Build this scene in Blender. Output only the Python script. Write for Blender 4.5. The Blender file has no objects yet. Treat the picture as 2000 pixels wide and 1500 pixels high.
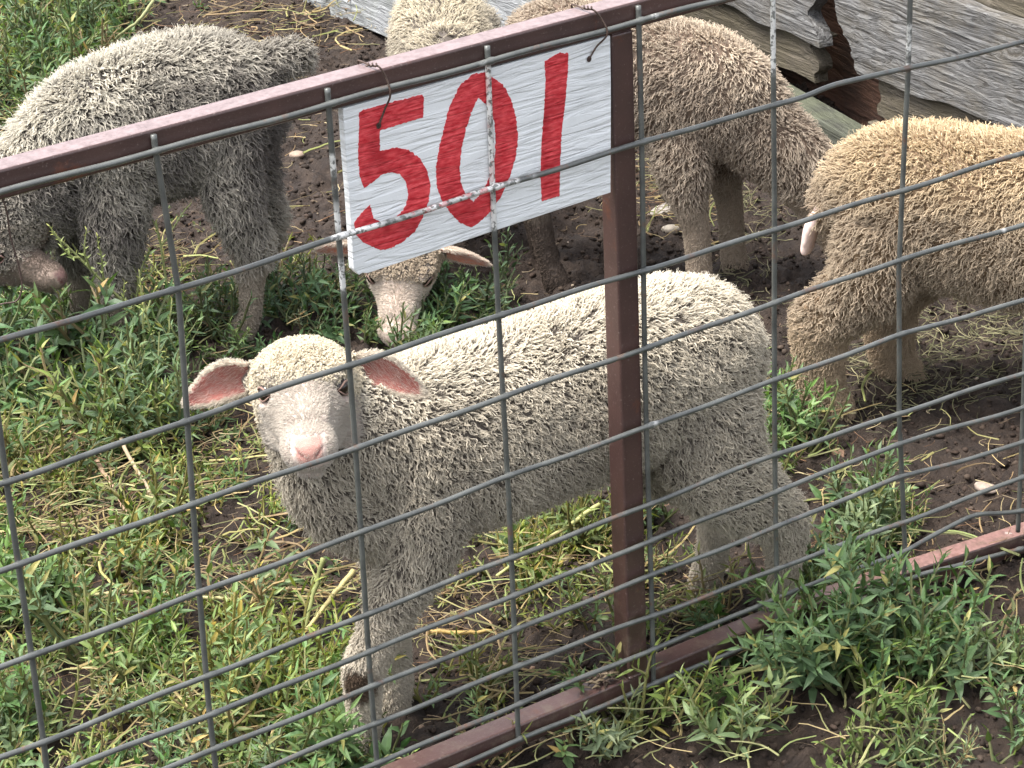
import bpy, math
import numpy as np
from mathutils import Matrix, Vector

sc = bpy.context.scene
col = sc.collection

# ---------------------------------------------------------------- camera
CR = np.array([[0.8192558909861447, -0.5719930004485914, -0.04054371125484185],
               [-0.2793622895356416, -0.3363796005849337, -0.8993361304293989],
               [0.500775894258003, 0.7481128068333933, -0.43537424359045307]])
CC = np.array([-0.9868024442840093, -2.4036259038635506, 1.82387382583324])
FPX = 5500.0
cam_d = bpy.data.cameras.new('camera'); cam = bpy.data.objects.new('camera', cam_d); col.objects.link(cam)
cam_d.sensor_fit = 'HORIZONTAL'; cam_d.sensor_width = 36.0; cam_d.lens = FPX / 2000 * 36
cam_d.clip_start = 0.05; cam_d.clip_end = 500
M = Matrix(((CR[0][0], -CR[1][0], -CR[2][0], CC[0]), (CR[0][1], -CR[1][1], -CR[2][1], CC[1]),
            (CR[0][2], -CR[1][2], -CR[2][2], CC[2]), (0, 0, 0, 1)))
cam.matrix_world = M
sc.camera = cam

# ---------------------------------------------------------------- light
SUN_DIR = np.array([-0.34, 0.16, 0.93]); SUN_DIR /= np.linalg.norm(SUN_DIR)
SUN_STRENGTH = 1.9; SUN_ANGLE = 20; SKY_STRENGTH = 0.15; EXPOSURE = 1.55
w = bpy.data.worlds.new('World'); sc.world = w; w.use_nodes = True
nt = w.node_tree; bg = nt.nodes['Background']
sky = nt.nodes.new('ShaderNodeTexSky'); sky.sky_type = 'NISHITA'; sky.sun_disc = False
el = math.asin(SUN_DIR[2]); az = math.atan2(SUN_DIR[0], SUN_DIR[1])
sky.sun_elevation = el; sky.sun_rotation = az; sky.dust_density = 4.0; sky.air_density = 1.0; sky.ozone_density = 1.0
hsv = nt.nodes.new('ShaderNodeHueSaturation'); hsv.inputs['Saturation'].default_value = 0.3
nt.links.new(sky.outputs[0], hsv.inputs['Color']); nt.links.new(hsv.outputs[0], bg.inputs['Color'])
bg.inputs['Strength'].default_value = SKY_STRENGTH
sd = bpy.data.lights.new('sun', 'SUN'); so = bpy.data.objects.new('sun', sd); col.objects.link(so)
sd.energy = SUN_STRENGTH; sd.angle = math.radians(SUN_ANGLE); sd.color = (1.0, 0.95, 0.87)
so.rotation_euler = Vector(SUN_DIR).to_track_quat('Z', 'Y').to_euler()
so.location = (0, 0, 5)
sc.view_settings.view_transform = 'Standard'; sc.view_settings.look = 'None'
sc.view_settings.exposure = EXPOSURE; sc.view_settings.gamma = 1
sc.cycles.max_bounces = 6; sc.cycles.diffuse_bounces = 3; sc.cycles.transparent_max_bounces = 4
G = -0.1      # ground level; the gate's bottom wires hang at z = -0.05

# ---------------------------------------------------------------- maths helpers
def px_of(P):
    q = (np.asarray(P) - CC) @ CR.T
    return 1000 + FPX * q[..., 0] / q[..., 2], 750 + FPX * q[..., 1] / q[..., 2]
def ground_pt(x, y, z=G):
    d = CR.T @ np.array([(x - 1000) / FPX, (y - 750) / FPX, 1.0]); t = (z - CC[2]) / d[2]
    return CC + t * d
def hsh(ix, iy, iz, s):
    n = (ix.astype(np.int64) * 374761393 + iy.astype(np.int64) * 668265263 + iz.astype(np.int64) * 2147483647 + s * 144665) & 0xffffffff
    n = ((n ^ (n >> 13)) * 1274126177) & 0xffffffff
    n = n ^ (n >> 16)
    return (n & 0xffff) / 65535.0
def vnoise(P, freq, s=0):
    """smooth value noise in -1..1, P (n,3)"""
    P = np.asarray(P, float) * freq + 1000.0
    I = np.floor(P); F = P - I; F = F * F * (3 - 2 * F); I = I.astype(np.int64)
    r = 0
    for a in (0, 1):
        for b in (0, 1):
            for c in (0, 1):
                wgt = (F[:, 0] if a else 1 - F[:, 0]) * (F[:, 1] if b else 1 - F[:, 1]) * (F[:, 2] if c else 1 - F[:, 2])
                r = r + wgt * hsh(I[:, 0] + a, I[:, 1] + b, I[:, 2] + c, s)
    return r * 2 - 1
def fbm(P, freq, octv=3, s=0):
    r = 0; a = 1; t = 0
    for k in range(octv):
        r = r + a * vnoise(P, freq * 2 ** k, s + k * 7); t += a; a *= .5
    return r / t
def nrm(v):
    v = np.asarray(v, float); return v / np.maximum(np.linalg.norm(v, axis=-1, keepdims=True), 1e-12)
def spline(P, m=4):
    """Catmull-Rom resample of (n,k) rows"""
    P = np.asarray(P, float); n = len(P); out = []
    E = np.vstack([2 * P[0] - P[1], P, 2 * P[-1] - P[-2]])
    for i in range(n - 1):
        a, b, c, d = E[i], E[i + 1], E[i + 2], E[i + 3]
        for t in np.linspace(0, 1, m, endpoint=False):
            out.append(.5 * (2 * b + (c - a) * t + (2 * a - 5 * b + 4 * c - d) * t * t + (3 * b - a - 3 * c + d) * t ** 3))
    out.append(P[-1]); return np.array(out)
def ground_z(x, y):
    P = np.stack([x, y, 0 * x], 1)
    far = np.clip((np.hypot(x - 1.2, y - .8) - 3) / 3, 0, 1)
    clod = np.abs(vnoise(P, 22, 3)) * .020 + np.abs(vnoise(P, 47, 5)) * .013 + np.abs(vnoise(P, 95, 8)) * .007
    return G + fbm(P, 2.2, 3, 1) * .018 - .014 + clod * (1 - far)

class MB:
    """collects polygons of one mesh"""
    def __init__(s): s.v = []; s.f = []; s.c = []; s.n = 0
    def add(s, V, F, c=None):
        V = np.asarray(V, float); s.v.append(V)
        s.f.extend([tuple(int(i) + s.n for i in f) for f in F])
        if c is None: c = (1, 1, 1)
        c = np.asarray(c, float)
        if c.ndim == 1: c = np.tile(c[:3], (len(V), 1))
        s.c.append(c); s.n += len(V); return s
    def tube(s, pts, r, sides=8, c=None, cap=True):
        pts = np.asarray(pts, float); n = len(pts); r = np.broadcast_to(np.asarray(r, float), (n,))
        T = nrm(np.gradient(pts, axis=0))
        up = np.array([0, 0, 1.]) if abs(T[0][2]) < .9 else np.array([1., 0, 0])
        A = nrm(np.cross(up, T[0])); V = []
        for i in range(n):
            A = nrm(A - T[i] * (A @ T[i])); B = np.cross(T[i], A)
            th = np.arange(sides) * 2 * np.pi / sides
            V.append(pts[i] + r[i] * (np.cos(th)[:, None] * A + np.sin(th)[:, None] * B))
        F = [(i * sides + k, i * sides + (k + 1) % sides, (i + 1) * sides + (k + 1) % sides, (i + 1) * sides + k) for i in range(n - 1) for k in range(sides)]
        if cap: F += [tuple(range(sides))[::-1], tuple((n - 1) * sides + k for k in range(sides))]
        if c is not None and np.ndim(c) == 2: c = np.repeat(np.asarray(c), sides, axis=0)
        return s.add(np.concatenate(V), F, c)
    def box(s, lo, hi, c=None):
        x0, y0, z0 = lo; x1, y1, z1 = hi
        V = [(x, y, z) for x in (x0, x1) for y in (y0, y1) for z in (z0, z1)]
        return s.add(V, [(0, 1, 3, 2), (4, 6, 7, 5), (0, 4, 5, 1), (2, 3, 7, 6), (0, 2, 6, 4), (1, 5, 7, 3)], c)
    def build(s, name, mat, parent=None, smooth=False, bevel=0):
        me = bpy.data.meshes.new(name); V = np.concatenate(s.v)
        me.from_pydata(V.tolist(), [], s.f); me.materials.append(mat)
        at = me.color_attributes.new('col', 'FLOAT_COLOR', 'POINT')
        C = np.ones((len(V), 4)); C[:, :3] = np.concatenate(s.c); at.data.foreach_set('color', C.ravel())
        if smooth: me.polygons.foreach_set('use_smooth', np.ones(len(me.polygons), bool))
        me.update()
        o = bpy.data.objects.new(name, me); col.objects.link(o)
        if parent: o.parent = parent
        if bevel:
            b = o.modifiers.new('bevel', 'BEVEL'); b.width = bevel; b.segments = 3; b.limit_method = 'ANGLE'
            b.harden_normals = True; me.polygons.foreach_set('use_smooth', np.ones(len(me.polygons), bool))
        return o
def fast_mesh(name, V, tris_or_quads, C, mat, parent=None, smooth=False):
    """V (n,3), faces as one (m,k) int array, C (n,3)"""
    me = bpy.data.meshes.new(name); F = np.asarray(tris_or_quads, np.int32); k = F.shape[1]
    me.vertices.add(len(V)); me.vertices.foreach_set('co', np.asarray(V, np.float32).ravel())
    me.loops.add(F.size); me.loops.foreach_set('vertex_index', F.ravel())
    me.polygons.add(len(F)); me.polygons.foreach_set('loop_start', np.arange(len(F), dtype=np.int32) * k)
    try: me.polygons.foreach_set('loop_total', np.full(len(F), k, np.int32))
    except Exception: pass
    me.polygons.foreach_set('use_smooth', np.full(len(F), smooth, bool))
    me.materials.append(mat); me.update(calc_edges=True)
    at = me.color_attributes.new('col', 'FLOAT_COLOR', 'POINT')
    CA = np.ones((len(V), 4), np.float32); CA[:, :3] = C; at.data.foreach_set('color', CA.ravel())
    o = bpy.data.objects.new(name, me); col.objects.link(o)
    if parent: o.parent = parent
    return o
def tag(o, label=None, cat=None, group=None, kind=None):
    if label: o['label'] = label
    if cat: o['category'] = cat
    if group: o['group'] = group
    if kind: o['kind'] = kind
    return o
def empty(name, loc, rz, label, cat, group=None):
    o = bpy.data.objects.new(name, None); col.objects.link(o); o.location = loc; o.rotation_euler = (0, 0, rz)
    o.empty_display_size = .1
    return tag(o, label, cat, group)

# ---------------------------------------------------------------- materials
class NT:
    def __init__(s, name):
        s.m = bpy.data.materials.new(name); s.m.use_nodes = True; s.t = s.m.node_tree
        s.b = s.t.nodes['Principled BSDF']; s.out = s.t.nodes['Material Output']
        s.b.inputs['Specular IOR Level'].default_value = .3
    def n(s, typ, **kw):
        o = s.t.nodes.new(typ)
        for k, v in kw.items():
            if k in o.inputs.keys(): o.inputs[k].default_value = v
            else: setattr(o, k, v)
        return o
    def l(s, a, b): s.t.links.new(a, b)
    def noise(s, scale, detail=4, rough=.55, coords=None, stretch=None, dist=0):
        tc = s.n('ShaderNodeTexCoord'); src = tc.outputs['Object'] if coords is None else coords
        if stretch:
            mp = s.n('ShaderNodeMapping'); mp.inputs['Scale'].default_value = stretch; s.l(src, mp.inputs[0]); src = mp.outputs[0]
        n = s.n('ShaderNodeTexNoise'); n.inputs['Scale'].default_value = scale; n.inputs['Detail'].default_value = detail
        n.inputs['Roughness'].default_value = rough; n.inputs['Distortion'].default_value = dist; s.l(src, n.inputs['Vector'])
        return n.outputs['Fac']
    def ramp(s, fac, stops):
        r = s.n('ShaderNodeValToRGB'); e = r.color_ramp.elements
        while len(e) < len(stops): e.new(.5)
        for k, (p, c) in enumerate(stops):
            e[k].position = p; e[k].color = (c, c, c, 1) if np.isscalar(c) else (*c, 1)
        s.l(fac, r.inputs[0]); return r.outputs[0]
    def mix(s, a, b, fac, mode='MIX'):
        x = s.n('ShaderNodeMix', data_type='RGBA', blend_type=mode)
        for sock, v in ((x.inputs[6], a), (x.inputs[7], b), (x.inputs[0], fac)):
            if hasattr(v, 'links'): s.l(v, sock)
            elif np.isscalar(v): sock.default_value = v if sock.type == 'VALUE' else (v, v, v, 1)
            else: sock.default_value = (*v, 1)
        return x.outputs[2]
    def bump(s, h, strength=.5, dist=.002, prev=None):
        b = s.n('ShaderNodeBump'); b.inputs['Strength'].default_value = strength; b.inputs['Distance'].default_value = dist
        s.l(h, b.inputs['Height']); 
        if prev is not None: s.l(prev, b.inputs['Normal'])
        s.l(b.outputs[0], s.b.inputs['Normal']); return b.outputs[0]
    def attr(s, name='col'):
        a = s.n('ShaderNodeAttribute'); a.attribute_name = name; return a.outputs['Color']

def mat_rail(right=False):
    t = NT('maroon_paint')
    base = t.mix((.078, .040, .035), (.046, .024, .022), t.ramp(t.noise(9, 5), [(.35, 0), (.65, 1)]))
    sp = t.ramp(t.noise(260, 3, .7), [(.60, 0), (.72, 1)])
    base = t.mix(base, (.15, .11, .10), sp)
    geo = t.n('ShaderNodeNewGeometry'); sx = t.n('ShaderNodeSeparateXYZ'); t.l(geo.outputs['True Normal'], sx.inputs[0])   # reflected sky brightness painted into the colour of upward faces
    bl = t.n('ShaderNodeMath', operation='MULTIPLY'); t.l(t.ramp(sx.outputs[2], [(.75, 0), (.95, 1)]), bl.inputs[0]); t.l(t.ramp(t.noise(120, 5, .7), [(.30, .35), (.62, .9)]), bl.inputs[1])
    if right:      # the bottom rail is lightened only towards its faded far end
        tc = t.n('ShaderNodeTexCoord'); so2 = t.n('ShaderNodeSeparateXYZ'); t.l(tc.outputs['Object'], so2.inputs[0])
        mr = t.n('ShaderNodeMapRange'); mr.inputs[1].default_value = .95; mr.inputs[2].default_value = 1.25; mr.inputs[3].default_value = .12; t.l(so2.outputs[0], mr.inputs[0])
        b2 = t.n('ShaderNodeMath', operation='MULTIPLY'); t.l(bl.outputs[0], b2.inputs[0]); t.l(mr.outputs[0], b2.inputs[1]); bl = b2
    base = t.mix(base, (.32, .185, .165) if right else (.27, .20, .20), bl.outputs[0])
    rust = t.ramp(t.noise(14, 6, .7), [(.60, 0), (.72, 1)])
    base = t.mix(base, (.13, .045, .025), rust)
    tcz = t.n('ShaderNodeTexCoord'); sz = t.n('ShaderNodeSeparateXYZ'); t.l(tcz.outputs['Object'], sz.inputs[0])      # dried mud splashed on the lowest 15 cm
    mz = t.n('ShaderNodeMapRange'); mz.inputs[1].default_value = .26; mz.inputs[2].default_value = .06; t.l(sz.outputs[2], mz.inputs[0])
    mm = t.n('ShaderNodeMath', operation='MULTIPLY'); t.l(mz.outputs[0], mm.inputs[0]); t.l(t.ramp(t.noise(45, 6, .75), [(.50, 0), (.66, .85)]), mm.inputs[1])
    base = t.mix(base, (.13, .095, .07), mm.outputs[0])
    base = t.mix(base, (.40, .36, .33), t.ramp(t.noise(33, 3, .5), [(.735, 0), (.75, .7)]))      # small scuffs and droppings
    t.l(base, t.b.inputs['Base Color']); t.b.inputs['Roughness'].default_value = .36
    t.b.inputs['Specular IOR Level'].default_value = .75
    t.bump(t.noise(330, 4, .6), .25, .001); return t.m
def mat_wire():
    t = NT('galvanised_wire')
    base = t.mix((.120, .126, .118), (.060, .064, .062), t.ramp(t.noise(30, 5), [(.35, 0), (.7, 1)]))
    base = t.mix(base, (.15, .15, .14), t.ramp(t.noise(400, 3), [(.60, 0), (.70, .6)]))
    base = t.mix(base, (.16, .07, .035), t.ramp(t.noise(16, 6, .75), [(.57, 0), (.70, .85)]))
    chip = t.ramp(t.noise(170, 4, .6), [(.42, 1), (.5, 0)])
    sep = t.n('ShaderNodeSeparateColor'); t.l(t.attr(), sep.inputs[0])
    mu = t.n('ShaderNodeMath', operation='MULTIPLY'); t.l(sep.outputs[0], mu.inputs[0])
    inv = t.n('ShaderNodeMath', operation='SUBTRACT'); inv.inputs[0].default_value = 1.12; t.l(chip, inv.inputs[1]); t.l(inv.outputs[0], mu.inputs[1]); mu.use_clamp = True
    base = t.mix(base, (.74, .74, .72), mu.outputs[0])
    mu2 = t.n('ShaderNodeMath', operation='MULTIPLY'); t.l(sep.outputs[1], mu2.inputs[0]); t.l(t.ramp(t.noise(90, 3), [(.5, 0), (.55, 1)]), mu2.inputs[1])
    base = t.mix(base, (.50, .03, .04), mu2.outputs[0])
    t.l(base, t.b.inputs['Base Color']); t.b.inputs['Metallic'].default_value = .15; t.b.inputs['Roughness'].default_value = .36
    t.b.inputs['Specular IOR Level'].default_value = .9
    t.bump(t.noise(500, 3), .25, .0006); return t.m
def sign_bump(t):
    # wavy, nearly horizontal raised grain, as on painted siding
    tc = t.n('ShaderNodeTexCoord'); mp = t.n('ShaderNodeMapping'); mp.inputs['Scale'].default_value = (13, 13, 130); t.l(tc.outputs['Object'], mp.inputs[0])
    n = t.n('ShaderNodeTexNoise'); n.inputs['Scale'].default_value = 1; n.inputs['Detail'].default_value = 4; n.inputs['Distortion'].default_value = .9; t.l(mp.outputs[0], n.inputs['Vector'])
    r = t.ramp(n.outputs['Fac'], [(.38, 0), (.56, 1)])
    a = t.bump(r, .65, .0016); return t.bump(t.noise(420, 3), .2, .0006, a), r
def mat_sign():
    t = NT('white_board_paint'); t.b.inputs['Roughness'].default_value = .45
    nb, r = sign_bump(t)
    base = t.mix((.80, .82, .83), (.68, .70, .71), t.ramp(t.noise(12, 5, .7), [(.5, 0), (.8, 1)]))
    base = t.mix(base, (.25, .22, .20), t.ramp(t.noise(75, 6, .75), [(.73, 0), (.78, .8)]))
    t.l(base, t.b.inputs['Base Color']); return t.m
def mat_red():
    t = NT('red_paint'); t.b.inputs['Roughness'].default_value = .4
    sign_bump(t)
    tc = t.n('ShaderNodeTexCoord'); mp = t.n('ShaderNodeMapping'); mp.inputs['Scale'].default_value = (90, 40, 300); t.l(tc.outputs['Object'], mp.inputs[0])
    n = t.n('ShaderNodeTexNoise'); n.inputs['Scale'].default_value = 1; n.inputs['Detail'].default_value = 5; t.l(mp.outputs[0], n.inputs['Vector'])
    base = t.mix((.50, .020, .032), (.80, .10, .11), t.ramp(n.outputs['Fac'], [(.35, 0), (.7, 1)]))
    base = t.mix(base, (.30, .012, .02), t.ramp(t.noise(20, 4), [(.5, 0), (.75, .8)]))
    base = t.mix(base, (.72, .45, .45), t.ramp(t.noise(160, 4, .7), [(.70, 0), (.75, .8)]))
    t.l(base, t.b.inputs['Base Color']); return t.m
def mat_attr(name, rough=.8, spec=.2, noise=None, trans=0):
    t = NT(name); c = t.attr(); t.b.inputs['Roughness'].default_value = rough; t.b.inputs['Specular IOR Level'].default_value = spec
    if noise: c = t.mix(c, t.ramp(t.noise(noise[0], 5, .65), [(.3, noise[1]), (.7, noise[2])]), 1.0, 'MULTIPLY')
    t.l(c, t.b.inputs['Base Color'])
    if trans:
        tr = t.n('ShaderNodeBsdfTranslucent'); t.l(c, tr.inputs[0]); mx = t.n('ShaderNodeMixShader'); mx.inputs[0].default_value = trans
        t.l(t.b.outputs[0], mx.inputs[1]); t.l(tr.outputs[0], mx.inputs[2]); t.l(mx.outputs[0], t.out.inputs[0])
    return t
def mat_leaf():
    t = NT('weed_leaf'); c = t.attr()
    geo = t.n('ShaderNodeNewGeometry')
    hs = t.mix(c, (.20, .26, .15), .18)      # the underside is paler and mealy
    c2 = t.mix(c, hs, geo.outputs['Backfacing'])
    t.l(c2, t.b.inputs['Base Color']); t.b.inputs['Roughness'].default_value = .5; t.b.inputs['Specular IOR Level'].default_value = .35
    tr = t.n('ShaderNodeBsdfTranslucent'); t.l(t.mix(c2, (.5, .75, .08), .2), tr.inputs[0])
    mx = t.n('ShaderNodeMixShader'); mx.inputs[0].default_value = .22
    t.l(t.b.outputs[0], mx.inputs[1]); t.l(tr.outputs[0], mx.inputs[2]); t.l(mx.outputs[0], t.out.inputs[0]); return t.m
def mat_soil():
    t = NT('brown_soil')
    a = t.ramp(t.noise(7, 6, .6), [(.3, (.027, .018, .013)), (.7, (.054, .036, .026))])
    b = t.mix(a, (.018, .012, .010), t.ramp(t.noise(38, 6, .7), [(.42, 0), (.62, .8)]))
    b = t.mix(b, (.10, .073, .054), t.ramp(t.noise(110, 5, .75), [(.60, 0), (.72, .8)]))
    t.l(b, t.b.inputs['Base Color']); t.b.inputs['Roughness'].default_value = .75; t.b.inputs['Specular IOR Level'].default_value = .35
    n1 = t.bump(t.noise(90, 8, .7), .9, .008); t.bump(t.noise(330, 5, .7), .6, .002, n1); return t.m
def mat_plank(name, light, dark, moss, mossamt):
    # grain runs along the object's local X
    t = NT(name)
    tc = t.n('ShaderNodeTexCoord'); sep = t.n('ShaderNodeMapping'); sep.inputs['Scale'].default_value = (5, 26, 26); t.l(tc.outputs['Object'], sep.inputs[0])
    wv = t.n('ShaderNodeTexNoise'); wv.inputs['Scale'].default_value = 1.0; wv.inputs['Detail'].default_value = 2; wv.inputs['Distortion'].default_value = 1.2; t.l(sep.outputs[0], wv.inputs['Vector'])
    mp = t.n('ShaderNodeMapping'); mp.inputs['Scale'].default_value = (5, 170, 170); t.l(tc.outputs['Object'], mp.inputs[0])
    ad = t.n('ShaderNodeVectorMath', operation='MULTIPLY_ADD'); t.l(wv.outputs['Color'], ad.inputs[0]); ad.inputs[1].default_value = (0, 6, 6); t.l(mp.outputs[0], ad.inputs[2])
    g = t.n('ShaderNodeTexNoise'); g.inputs['Scale'].default_value = 1; g.inputs['Detail'].default_value = 5; g.inputs['Roughness'].default_value = .6; t.l(ad.outputs[0], g.inputs['Vector'])
    gr = t.ramp(g.outputs['Fac'], [(.36, 0), (.62, 1)])
    base = t.mix(dark, light, gr)
    base = t.mix(base, moss, t.ramp(t.noise(9, 6, .7), [(.5 - mossamt * .2, 0), (.72 - mossamt * .2, mossamt)]))
    base = t.mix(base, (.03, .026, .022), t.ramp(t.noise(2.0, 5, .7, None, (6, 60, 60)), [(.62, 0), (.70, .9)]))
    t.l(base, t.b.inputs['Base Color']); t.b.inputs['Roughness'].default_value = .85
    n1 = t.bump(gr, .9, .003); t.bump(t.noise(220, 5, .7), .5, .0015, n1); return t.m
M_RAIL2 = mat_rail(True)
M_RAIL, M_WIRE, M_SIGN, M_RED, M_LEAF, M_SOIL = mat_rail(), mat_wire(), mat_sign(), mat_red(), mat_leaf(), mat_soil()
M_STRAW = mat_attr('dry_stalk', .6, .3).m
M_SKIN = mat_attr('lamb_skin', .6, .25, (160, .82, 1.1)).m
M_WOOL = mat_attr('wool_fibre', .85, .12, None, .22).m
M_STONE = mat_attr('stone', .8, .3, (120, .7, 1.2)).m
M_RUST = mat_attr('rusty_tie_wire', .6, .4, (300, .6, 1.4)).m
def mat_eye():
    t = NT('eye_gloss'); t.b.inputs['Base Color'].default_value = (.018, .011, .008, 1); t.b.inputs['Roughness'].default_value = .08
    t.b.inputs['Specular IOR Level'].default_value = .6; return t.m
M_EYE = mat_eye()

# ================================================================ ground
def axis_lines(a, b, step, lo, hi):
    core = np.arange(a, b, step); out_hi = [b]; s = step
    while out_hi[-1] < hi: s *= 1.25; out_hi.append(out_hi[-1] + s)
    out_lo = [a - step]; s = step
    while out_lo[-1] > lo: s *= 1.25; out_lo.append(out_lo[-1] - s)
    return np.concatenate([out_lo[::-1], core, out_hi])
gx = axis_lines(-.35, 2.9, .0065, -60, 60); gy = axis_lines(-.65, 3.5, .0065, -60, 60)
GX, GY = np.meshgrid(gx, gy, indexing='ij'); nx, ny = GX.shape
gz = ground_z(GX.ravel(), GY.ravel())
idx = np.arange(nx * ny).reshape(nx, ny)
gf = np.stack([idx[:-1, :-1], idx[1:, :-1], idx[1:, 1:], idx[:-1, 1:]], -1).reshape(-1, 4)
gr = fast_mesh('ground', np.stack([GX.ravel(), GY.ravel(), gz], 1), gf, np.ones((nx * ny, 3)), M_SOIL, smooth=True)
tag(gr, kind='structure')

# ================================================================ gate
Z = [.8165, .667, .514, .4095, .3055, .2035, .1535, .1025, .052, -.001, -.049]
XV = [-.604, -.402, -.2, .0, .2035, .4095, .6095, .8136, 1.009, 1.213, 1.438, 1.63, 1.83, 2.03]
# measured jogs of single wires: (row, x): dz
JOG = {(1, .2128): -.005, (1, .6103): .003, (1, .923): .004, (1, 1.047): .001, (1, 1.094): .007, (1, 1.2): -.001, (1, 1.42): -.013,
       (2, .0): -.005, (2, .61): .003, (2, 1.42): -.009, (3, 1.21): .006, (3, 1.43): -.006, (4, .0): -.004, (4, .61): .005, (4, 1.21): .006, (4, 1.43): -.01,
       (5, .0): -.008, (5, .2): -.004, (5, 1.01): .004, (5, 1.44): -.014, (6, .2): -.003, (6, 1.01): .003, (6, 1.21): .003, (6, 1.44): -.015, (7, 1.21): .004, (7, 1.44): -.018,
       (8, .61): .003, (8, 1.44): -.019, (9, 1.02): .003, (9, 1.227): -.006, (9, 1.26): -.002, (9, 1.353): .006, (9, 1.41): -.012, (9, 1.448): -.022,
       (10, .8): 0, (10, 1.04): -.003, (10, 1.26): -.004, (10, 1.45): -.032, (10, 2.2): -.078, (9, 2.2): -.04, (0, .2): 0, (0, .92): -.001}
gate = empty('livestock_gate', (0, 0, G), 0, 'long gate of maroon square tube filled with grey welded wire mesh', 'gate')
gp = np.array([0, 0, -G])
rng = np.random.default_rng(5)
def wire_paint(row, x, z, P):
    """white overspray where a wire crosses the number board, a few white chips elsewhere"""
    n = len(P); c = np.zeros((n, 3)); nz = fbm(P, 40, 2, 9)
    return c, nz
for r in range(11):
    pts_j = sorted([(x, d) for (rr, x), d in JOG.items() if rr == r])
    xs = np.arange(-.95, 2.25, .006)
    dz = np.interp(xs, [-1.0] + [p[0] for p in pts_j] + [2.3], [0] + [p[1] for p in pts_j] + [pts_j[-1][1] if pts_j else 0])
    k = np.ones(7) / 7; dz = np.convolve(np.pad(dz, 3, 'edge'), k, 'valid')
    P = np.stack([xs, 0 * xs - .0048, Z[r] + dz + .0015], 1) + gp
    P[:, 2] += .0008 * np.sin(xs * 31 + r * 2); P[:, 1] += .0008 * np.sin(xs * 17 + r)
    c = np.zeros((len(P), 3)); nz = fbm(P, 60, 2, 9 + r)
    if r == 1:
        m = (xs > .40) & (xs < .62); c[m, 0] = np.clip(.75 + nz[m] * 1.4, 0, 1); c[(xs > .62) & (xs < .66), 0] = np.clip(nz[(xs > .62) & (xs < .66)] * 3, 0, 1)
        c[(xs > .5) & (xs < .6), 1] = .5
    else:
        c[:, 0] = np.clip((nz - .62) * 5, 0, .8)
    rw = .0033 + .0011 * sum(np.exp(-((xs - xv) / .0035) ** 2) for xv in XV) + .00012 * vnoise(P, 160, 3); P[:, 2] += .0012 * fbm(P, 3, 2, 70 + r)
    MB().tube(P, rw, 10, c).build('horizontal_wire', M_WIRE, gate, True)
for j, x in enumerate(XV):
    zt = .834
    zs = np.arange(-.052, zt - .0, .005)
    lean = {0: .002, 4: .006, 10: -.02}.get(j, 0)
    xx = x + .0012 * np.sin(zs * 9 + j * 2) + (np.interp(zs, [0, .4, .8], [.006, 0, .0]) if j in (8, 9) else 0)
    xx = xx + (np.interp(zs, [.15, .3, .66, .82], [-.004, 0, .009, 0]) if j == 4 else 0)
    xx = xx + (np.interp(zs, [0, .2, .4, .66], [.014, 0, -.002, .008]) if j == 9 else 0)
    P = np.stack([xx, 0 * zs + (.0006), zs], 1) + gp
    c = np.zeros((len(P), 3)); nz = fbm(P, 45, 2, 30 + j)
    if j == 6: m = (zs > .665) & (zs < .812); c[m, 0] = np.clip(1.0 + nz[m] * .8, 0, 1); c[m, 1] = .25; c[(zs > .62) & (zs < .665), 0] = np.clip(nz[(zs > .62) & (zs < .665)] * 3, 0, 1)
    elif j == 5: m = (zs > .60) & (zs < .76); c[m, 0] = np.clip(nz[m] * 3 + .1, 0, 1)
    elif j == 8: m = (zs > .68) & (zs < .80); c[m, 0] = np.clip(nz[m] * 2.5 + .35, 0, 1)
    elif j == 9: m = ((zs > .665) & (zs < .72)) | ((zs > .73) & (zs < .78)); c[m, 0] = np.clip(nz[m] * 2 + .7, 0, 1)
    MB().tube(P, .0033, 10, c).build('vertical_wire', M_WIRE, gate, True)
def sq(name, lo, hi, parent=gate):
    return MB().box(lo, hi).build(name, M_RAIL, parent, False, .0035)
yb0, yb1 = .0036, .0345
sq('top_rail', (-.97, yb0, .806 - G), (2.25, yb1, .8375 - G))
bx_ = np.concatenate([[-.97, -.3, .3, .7, .95], np.arange(1.02, 2.26, .0875)]); bz_ = np.interp(bx_, [1.0, 1.15, 1.45, 2.25], [0, -.005, -.030, -.080]); mb = MB()
V = np.array([(x, y, z + d - G) for x, d in zip(bx_, bz_) for y, z in ((yb0, -.0645), (yb1, -.0645), (yb1, -.033), (yb0, -.033))]); n_ = len(bx_)
mb.add(V, [(i * 4 + k, i * 4 + (k + 1) % 4, i * 4 + 4 + (k + 1) % 4, i * 4 + 4 + k) for i in range(n_ - 1) for k in range(4)] + [(3, 2, 1, 0), tuple((n_ - 1) * 4 + k for k in range(4))])
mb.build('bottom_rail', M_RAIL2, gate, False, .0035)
sq('post', (.7795, yb0 + .0005, -.033 - G), (.8095, yb1 - .0005, .8058 - G))
sq('post', (-.9695, yb0 + .0005, -.033 - G), (-.939, yb1 - .0005, .8058 - G))
sq('post', (2.219, yb0 + .0005, -.106 - G), (2.2495, yb1 - .0005, .8058 - G))
# weld beads where post meets the rails
for zz in (-.033,):
    mb = MB(); a = np.linspace(.779, .81, 14)
    mb.tube(np.stack([a, 0 * a + .0045, 0 * a + zz - G + .001], 1), .0026 + .0008 * np.sin(a * 900), 7, (1, 1, 1)).build('weld_bead', M_RAIL, gate, True)
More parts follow.
